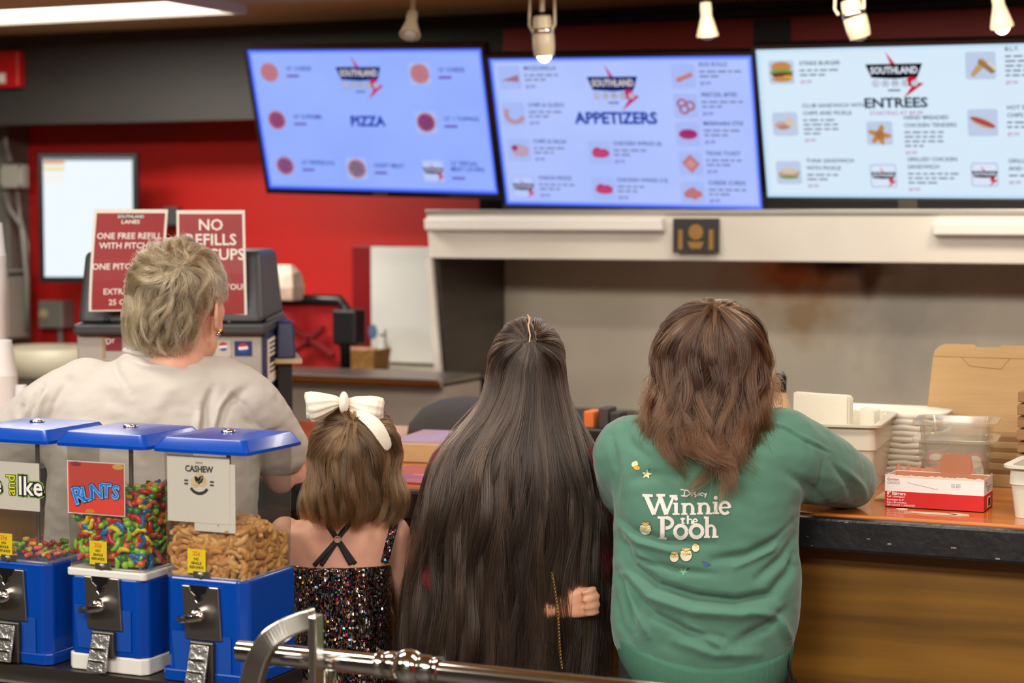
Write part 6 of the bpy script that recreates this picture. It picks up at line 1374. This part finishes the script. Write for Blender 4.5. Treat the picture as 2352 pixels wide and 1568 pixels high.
for k in range(len(pp) - 1):
    for j in range(2): fs.append((3 * k + j, 3 * k + j + 1, 3 * k + j + 4, 3 * k + j + 3))
put('scalp_parting', np.array(vs), fs, mat('scalp', (186, 152, 122), .6), t)
# bag chain down the right side of the back
m = M(); pts = []
for i in range(60):
    u = i / 59; p = F.L(1268 + 28 * u ** 1.2 + 4 * math.sin(5 * u), 1318 + 225 * u, -.148 - .006 * math.sin(3 * u)); pts.append(p)
for i in range(0, 58):
    a = pts[i]; T = Matrix.Translation(a) @ Matrix.Rotation(R(90 * (i % 2)), 4, 'Z')
    m.tube([T @ Vector((.0022 * math.cos(R(q_)), 0, .0034 * math.sin(R(q_)))) for q_ in range(0, 361, 45)], .0007, 5)
ch = m.build('bag_chain', mat('gold_chain', (170, 136, 84), .3, 1), t, smooth=True); ch['kind'] = 'stuff'

# ------------------------------------------------------------------ girl in the green sweatshirt
F = Frame(1620, 3.83)
t = thing('person', 'girl with wavy brown hair in a green printed sweatshirt, elbow on the counter', 'person', F.o, F.ang)
m = M(); TH = headT(F.L(1634, 816, .0), 8, -10, 1.0); headshape(m, TH, 1.0)
limb(m, [F.L(1632, 910, .0), F.L(1620, 1010, -.005)], [.052, .06])
torso(m, F, [(985, 1530, 1740, 0, .06), (1030, 1450, 1820, 0, .08), (1120, 1440, 1800, 0, .1), (1300, 1450, 1790, 0, .1), (1450, 1440, 1800, 0, .11), (1600, 1430, 1810, 0, .12), (1720, 1450, 1800, 0, .1)])
rs, re_, rw = F.L(1835, 1035, .0), F.L(1948, 1098, .19), F.L(1800, 1080, .38)
limb(m, [rs, re_], [.055, .046]); limb(m, [re_, rw], [.044, .03]); hand(m, rw, (-.9, .3, 0), (0, .1, 1), 1, (15, 25, 15), .95)
ls, le, lw = F.L(1440, 1040, .02), F.L(1432, 1092, .2), F.L(1540, 1075, .36)
limb(m, [ls, le], [.055, .045]); limb(m, [le, lw], [.042, .03]); hand(m, lw, (.9, .3, 0), (0, .1, 1), -1, (15, 25, 15), .95)
legs(m, F, 1530, 1720, 1700, .08, 0, 1.0, .46)
co, fs, nr = solid(m, .0055, 4); put('body', co, fs, SKIN, t); eyes(TH, 1.0, t)
m = M(); torso(m, F, [(938, 1560, 1765, .01, .06), (955, 1500, 1785, .005, .075), (985, 1436, 1835, 0, .095), (1030, 1410, 1870, 0, .115), (1085, 1402, 1862, 0, .128), (1150, 1408, 1840, 0, .135), (1230, 1412, 1836, 0, .138), (1330, 1406, 1842, 0, .142), (1420, 1402, 1836, 0, .145), (1470, 1408, 1824, 0, .142), (1510, 1428, 1806, 0, .136)], 44, 2.5)
limb(m, [F.L(1790, 1040, .0), F.L(1880, 1072, .07), F.L(1946, 1100, .18)], [.09, .078, .062], 20); limb(m, [F.L(1946, 1100, .18), F.L(1830, 1086, .34)], [.062, .05], 16)
limb(m, [F.L(1458, 1048, .02), F.L(1450, 1122, .1), F.L(1452, 1092, .2)], [.085, .072, .064], 18); limb(m, [F.L(1452, 1092, .2), F.L(1510, 1078, .32)], [.06, .048], 16)
co, fs, nr = solid(m, .0065, 5, 1)
GR = mat('green_fleece', (80, 124, 104), .95, sheen=.25, bump=(320, .06), var=(9, .2, (74, 116, 97)))
SF_ = [([(1418, 1225), (1450, 1300), (1510, 1345), (1600, 1372), (1690, 1382), (1770, 1366), (1822, 1300)], 15, -11), ([(1425, 1290), (1490, 1368), (1590, 1402), (1700, 1410), (1790, 1395)], 18, 7),
    ([(1440, 1330), (1500, 1410), (1580, 1450), (1660, 1465)], 12, -7), ([(1560, 1420), (1640, 1470), (1670, 1490)], 14, 5), ([(1418, 1310), (1440, 1380), (1460, 1450)], 10, -6), ([(1432, 1320), (1462, 1400), (1490, 1460)], 10, 5), ([(1412, 1360), (1425, 1430), (1450, 1480)], 9, -5),
    ([(1838, 1190), (1790, 1240), (1720, 1275), (1640, 1285)], 14, -7), ([(1840, 1215), (1800, 1280), (1740, 1330)], 14, -6), ([(1830, 1200), (1770, 1262), (1690, 1300)], 10, 5), ([(1830, 1260), (1810, 1330)], 10, -5),
    ([(1412, 1180), (1450, 1220), (1530, 1245), (1640, 1248)], 12, -5), ([(1416, 1200), (1470, 1245), (1560, 1270)], 11, 5), ([(1420, 1240), (1470, 1285), (1560, 1310), (1640, 1318)], 11, -4.5), ([(1440, 1262), (1520, 1300)], 10, 4),
    ([(1700, 1470), (1760, 1440), (1800, 1400)], 16, -7), ([(1720, 1400), (1790, 1420), (1815, 1470)], 14, 6), ([(1550, 1470), (1640, 1500), (1740, 1500)], 16, 5), ([(1405, 1000), (1420, 1080), (1412, 1150)], 10, -4), ([(1430, 960), (1450, 1020), (1500, 1060)], 14, -3), ([(1440, 1100), (1500, 1090), (1570, 1100)], 18, -3),
    ([(1890, 1060), (1880, 1110), (1860, 1165)], 7, -2), ([(1750, 972), (1800, 985), (1850, 1015), (1905, 1040)], 4, -2.2), ([(1755, 966), (1805, 978), (1856, 1008), (1908, 1034)], 4, 1.8), ([(1910, 1060), (1950, 1110), (1960, 1150)], 12, -4), ([(1800, 1080), (1860, 1120), (1900, 1160)], 16, -4), ([(1930, 1070), (1975, 1110), (1990, 1150)], 10, 3)]
co = folds(F, co, nr, [(a, b * .75, c * 2.1) for a, b, c in SF_], (3.4, 10, 12)); sw = put('sweatshirt', co, fs, GR, t)
# ribbed waistband
m = M(); torso(m, F, [(1478, 1412, 1822, 0, .146), (1486, 1411, 1823, 0, .149), (1530, 1420, 1816, 0, .149), (1566, 1440, 1800, 0, .143), (1575, 1450, 1790, 0, .134)], 120, 2.5)
for i, v in enumerate(m.v):
    k = 1 + (.005 if i % 2 else -.002); m.v[i] = (v[0] * k, v[1] * k, v[2])
# the hem dips towards the middle of the back
c0 = F.L(1610, 1500, 0)
m.v = [(x, y, z - .012 + .045 * (max(0, abs(x - c0.x - .03) - .03) / .16) ** 1.6 * (1 if y < .05 else .6) - .006) for x, y, z in m.v]
m.build('waistband', mat('green_rib', (62, 108, 87), .95, bump=((400, 400, 8), .3)), t, smooth=True)
m = M(); torso(m, F, [(1500, 1420, 1812, 0, .13), (1600, 1420, 1815, 0, .135), (1720, 1440, 1800, 0, .12)]); legs(m, F, 1530, 1720, 1700, .09, 0, 1.0, .46)
co, fs, nr = solid(m, .008, 3); put('trousers', co, fs, mat('black_trousers', (32, 31, 32), .9, bump=(150, .15)), t); shoes(F, 1530, 1720, 1700, 0, MT['dgrey'], t)
z = F.L(1808, 1530, -.05); m = M(); m.tube([z + Vector((0, -.02, .03)), z + Vector((.004, -.025, 0)), z + Vector((.012, -.024, -.03))], .003, 8).box(z.x + .006, z.x + .018, -.08, -.07, z.z - .04, z.z - .02); m.build('zip_pull', MT['blackpl'], t)
# ---- print on the back: lettering, bee, leaves, pots (laid on the cloth)
tr = tree_of(sw)
def warp(pts): return [oncloth(F, tr, x, y, .0016)[0] for x, y in pts]
class Print:
    def __init__(s): s.m = M(); s.k = 0
    def stroke(s, pts, w, mi=0):
        P = []
        for i in range(len(pts) - 1):
            a, b = Vector(pts[i]), Vector(pts[i + 1]); n = max(1, int((b - a).length / 5))
            for k in range(n): P.append(a.lerp(b, k / n))
        P.append(Vector(pts[-1])); L_, R_ = [], []
        for i, p in enumerate(P):
            d = (P[min(i + 1, len(P) - 1)] - P[max(i - 1, 0)]).normalized(); nn = Vector((-d.y, d.x)); ww = w if not hasattr(w, '__len__') else w[0] + (w[1] - w[0]) * i / max(1, len(P) - 1)
            L_.append(p + nn * ww / 2); R_.append(p - nn * ww / 2)
        s.k += 1
        A, B = [oncloth(F, tr, p.x, p.y, .0012 + .00002 * s.k)[0] for p in L_], [oncloth(F, tr, p.x, p.y, .0012 + .00002 * s.k)[0] for p in R_]
        s.m.add(A + B, [(i, i + 1, len(A) + i + 1, len(A) + i) for i in range(len(A) - 1)], mi)
    def fill(s, pts, mi=0, nr=4):
        P = [Vector(p) for p in pts]; n = len(P); c = sum(P, Vector((0, 0))) / n; s.k += 1; off = .0012 + .00002 * s.k; vs = [oncloth(F, tr, c.x, c.y, off)[0]]
        for r in range(1, nr + 1):
            for p in P: q_ = c.lerp(p, r / nr); vs.append(oncloth(F, tr, q_.x, q_.y, off)[0])
        fs = [(0, 1 + i, 1 + (i + 1) % n) for i in range(n)]
        for r in range(nr - 1): fs += [(1 + r * n + i, 1 + (r + 1) * n + i, 1 + (r + 1) * n + (i + 1) % n, 1 + r * n + (i + 1) % n) for i in range(n)]
        s.m.add(vs, fs, mi)
    def oval(s, cx, cy, rx, ry, mi, a=0, n=16): s.fill([(cx + rx * math.cos(2 * math.pi * i / n) * math.cos(R(a)) - ry * math.sin(2 * math.pi * i / n) * math.sin(R(a)), cy + rx * math.cos(2 * math.pi * i / n) * math.sin(R(a)) + ry * math.sin(2 * math.pi * i / n) * math.cos(R(a))) for i in range(n)], mi)
    def arc(s, cx, cy, rx, ry, a0, a1, w, mi=0): s.stroke([(cx + rx * math.cos(R(a)), cy + ry * math.sin(R(a))) for a in np.linspace(a0, a1, 14)], w, mi)
p = Print(); ST = p.stroke
# Winnie
ST([(1476, 1137), (1500, 1138)], 6); ST([(1508, 1137), (1528, 1137)], 6); ST([(1538, 1139), (1556, 1139)], 6)
ST([(1484, 1137), (1503, 1181)], 10); ST([(1503, 1181), (1517, 1140)], 6); ST([(1516, 1139), (1531, 1181)], 10); ST([(1531, 1181), (1547, 1140)], 6)
def li(x, b, h=27): ST([(x, b - h), (x, b)], 8); ST([(x - 7, b - h + 2), (x, b - h + 2)], 4); ST([(x - 8, b - 1), (x + 8, b - 1)], 4); p.oval(x, b - h - 9, 4.6, 4.6, 0)
def ln_(x, b, h=26): ST([(x, b - h), (x, b)], 8); ST([(x - 7, b - h + 2), (x, b - h + 2)], 4); ST([(x - 7, b - 1), (x + 7, b - 1)], 4); p.arc(x + 10, b - h + 11, 9, 9, 180, 350, 5.5); ST([(x + 19, b - h + 9), (x + 19, b)], 8); ST([(x + 13, b - 1), (x + 27, b - 1)], 4)
li(1553, 1181); ln_(1572, 1181); ln_(1608, 1180); li(1644, 1179)
p.arc(1665, 1166, 11, 13, 40, 360, 7); ST([(1654, 1166), (1676, 1165)], 4)
# the
ST([(1568, 1188), (1568, 1201)], 4.5); ST([(1563, 1191), (1574, 1191)], 3); ST([(1568, 1201), (1573, 1201)], 3); ST([(1580, 1183), (1580, 1203)], 4.5); p.arc(1585, 1196, 4.5, 4, 180, 350, 3); ST([(1589.5, 1196), (1589.5, 1203)], 4.5); p.arc(1597, 1197, 4.5, 5.5, 40, 360, 3.4); ST([(1593, 1197), (1601, 1197)], 2.4)
# Pooh
ST([(1522, 1188), (1522, 1234)], 10); ST([(1511, 1188), (1530, 1188)], 5.5); ST([(1513, 1235), (1532, 1235)], 5.5); p.arc(1530, 1200, 15, 12, -90, 95, 8)
p.arc(1564, 1220, 13.5, 14, 0, 360, 8.5); p.arc(1600, 1219, 14, 14, 0, 360, 8.5)
ST([(1624, 1186), (1624, 1231)], 8.5); ST([(1617, 1188), (1624, 1188)], 5); ST([(1617, 1232), (1631, 1232)], 4.5); p.arc(1633, 1215, 8, 9, 180, 350, 5.5); ST([(1641, 1213), (1641, 1231)], 8.5); ST([(1635, 1232), (1650, 1232)], 4.5)
# small word above
ST([(1564, 1124), (1580, 1126), (1586, 1133), (1578, 1139), (1565, 1138)], 2.6); ST([(1573, 1127), (1571, 1140)], 2.6); ST([(1590, 1130), (1589, 1139)], 2.6); p.arc(1597, 1133, 3, 3, 300, 90, 2.2); p.arc(1596, 1138, 3, 2.6, -90, 120, 2.2)
ST([(1603, 1139), (1603, 1132), (1608, 1138), (1608, 1131)], 2.2); p.arc(1613, 1135, 3, 3.4, 40, 350, 2); ST([(1617, 1132), (1619, 1137), (1623, 1132)], 2.2); ST([(1623, 1132), (1619, 1143)], 2.2); p.oval(1590, 1125, 1.6, 1.6, 0)
p.m.build('print_lettering', mat('white_print', (232, 226, 216), .6), sw, smooth=True, recalc=False)
CO = [mat('cream_print', (236, 224, 160), .6), mat('amber_print', (226, 160, 40), .6), mat('brown_line', (60, 44, 30), .7), mat('pot_print', (222, 216, 190), .6), mat('honey_print', (216, 192, 110), .6), mat('leaf_blue', (60, 96, 150), .6), mat('leaf_green', (112, 168, 134), .6)]
p = Print()
p.oval(1456, 1066, 4.5, 6, 0, 20); p.oval(1462, 1064, 4, 6, 0, -20); p.oval(1463, 1074, 7.5, 5, 1, 15)
for dx in (-2, 2): p.stroke([(1463 + dx, 1070), (1462 + dx, 1078)], 1.4, 2)
p.m.build('bee_print', CO, sw, smooth=True, recalc=False)
def leaf(cx, cy, r, a, mi, name):
    p = Print(); pts = []
    for k in range(10): an = R(a + k * 36); rr = r if k % 2 == 0 else r * .45; pts.append((cx + rr * math.cos(an), cy + rr * .95 * math.sin(an)))
    p.fill(pts, mi); p.stroke([(cx - r * .5 * math.cos(R(a)), cy - r * .5 * math.sin(R(a))), (cx + r * 1.3 * math.cos(R(a - 50)), cy + r * 1.3 * math.sin(R(a - 50)))], 1.3, 2); p.m.build(name, CO, sw, smooth=True, recalc=False)
leaf(1486, 1089, 12, -10, 0, 'maple_leaf_print'); leaf(1570, 1311, 12, 20, 6, 'maple_leaf_print')
p = Print(); p.fill([(1614, 1291), (1620, 1288), (1628, 1290), (1632, 1297), (1625, 1300), (1617, 1298)], 5); p.stroke([(1612, 1288), (1631, 1298)], 1.2, 2); p.m.build('leaf_print', CO, sw, smooth=True, recalc=False)
def pot(cx, cy, r, name='jar_print'):
    p = Print(); p.oval(cx, cy, r, r * 1.08, 3); p.oval(cx, cy - r * .92, r * .78, r * .3, 4); p.fill([(cx - r * .9, cy - r * .3), (cx, cy - r * .45), (cx + r * .9, cy - r * .35), (cx + r * .75, cy + r * .05), (cx + r * .3, cy - r * .1), (cx - r * .1, cy + r * .25), (cx - r * .5, cy - r * .02)], 4)
    p.arc(cx, cy, r, r * 1.08, 0, 360, 1.2, 2); p.arc(cx, cy - r * .92, r * .78, r * .3, 0, 360, 1.2, 2); p.m.build(name, CO, sw, smooth=True, recalc=False)
pot(1483, 1214, 13.5); pot(1549, 1279, 11); pot(1576, 1274, 14); pot(1598, 1258, 9)
# hair
H = Hair(F, (1634, 812), (.112, .118, .113), 30, [(760, 1524, 1746, 0, .118), (820, 1502, 1762, 0, .12), (880, 1496, 1772, -.004, .12), (930, 1490, 1774, -.01, .12), (970, 1478, 1768, -.02, .122), (1010, 1480, 1758, -.028, .125), (1050, 1520, 1742, -.032, .128), (1090, 1572, 1726, -.034, .128), (1125, 1600, 1710, -.036, .126)],
         [(-130, 985), (-85, 1010), (-55, 1030), (-25, 1055), (-5, 1085), (15, 1105), (40, 1085), (60, 1040), (90, 985), (130, 960)], sigma=4, blend=.13)
hs = H.shell(t, mat('wavy_hair_base', (56, 38, 27), .7), .86, .045)
HM = hairmat('wavy_brown_hair', (32, 19, 11), (88, 58, 36), .28, .3, (80, 50, 29))
H.strands(hs, HM, 8500, npts=24, layer=(.86, 1.05), roots=.45, tipj=.03, wave=(.015, .16), clump=(70, .85), frizz=.006, rad=.0004, seed=8, grow=.6, endcurl=.028, fly=.05)
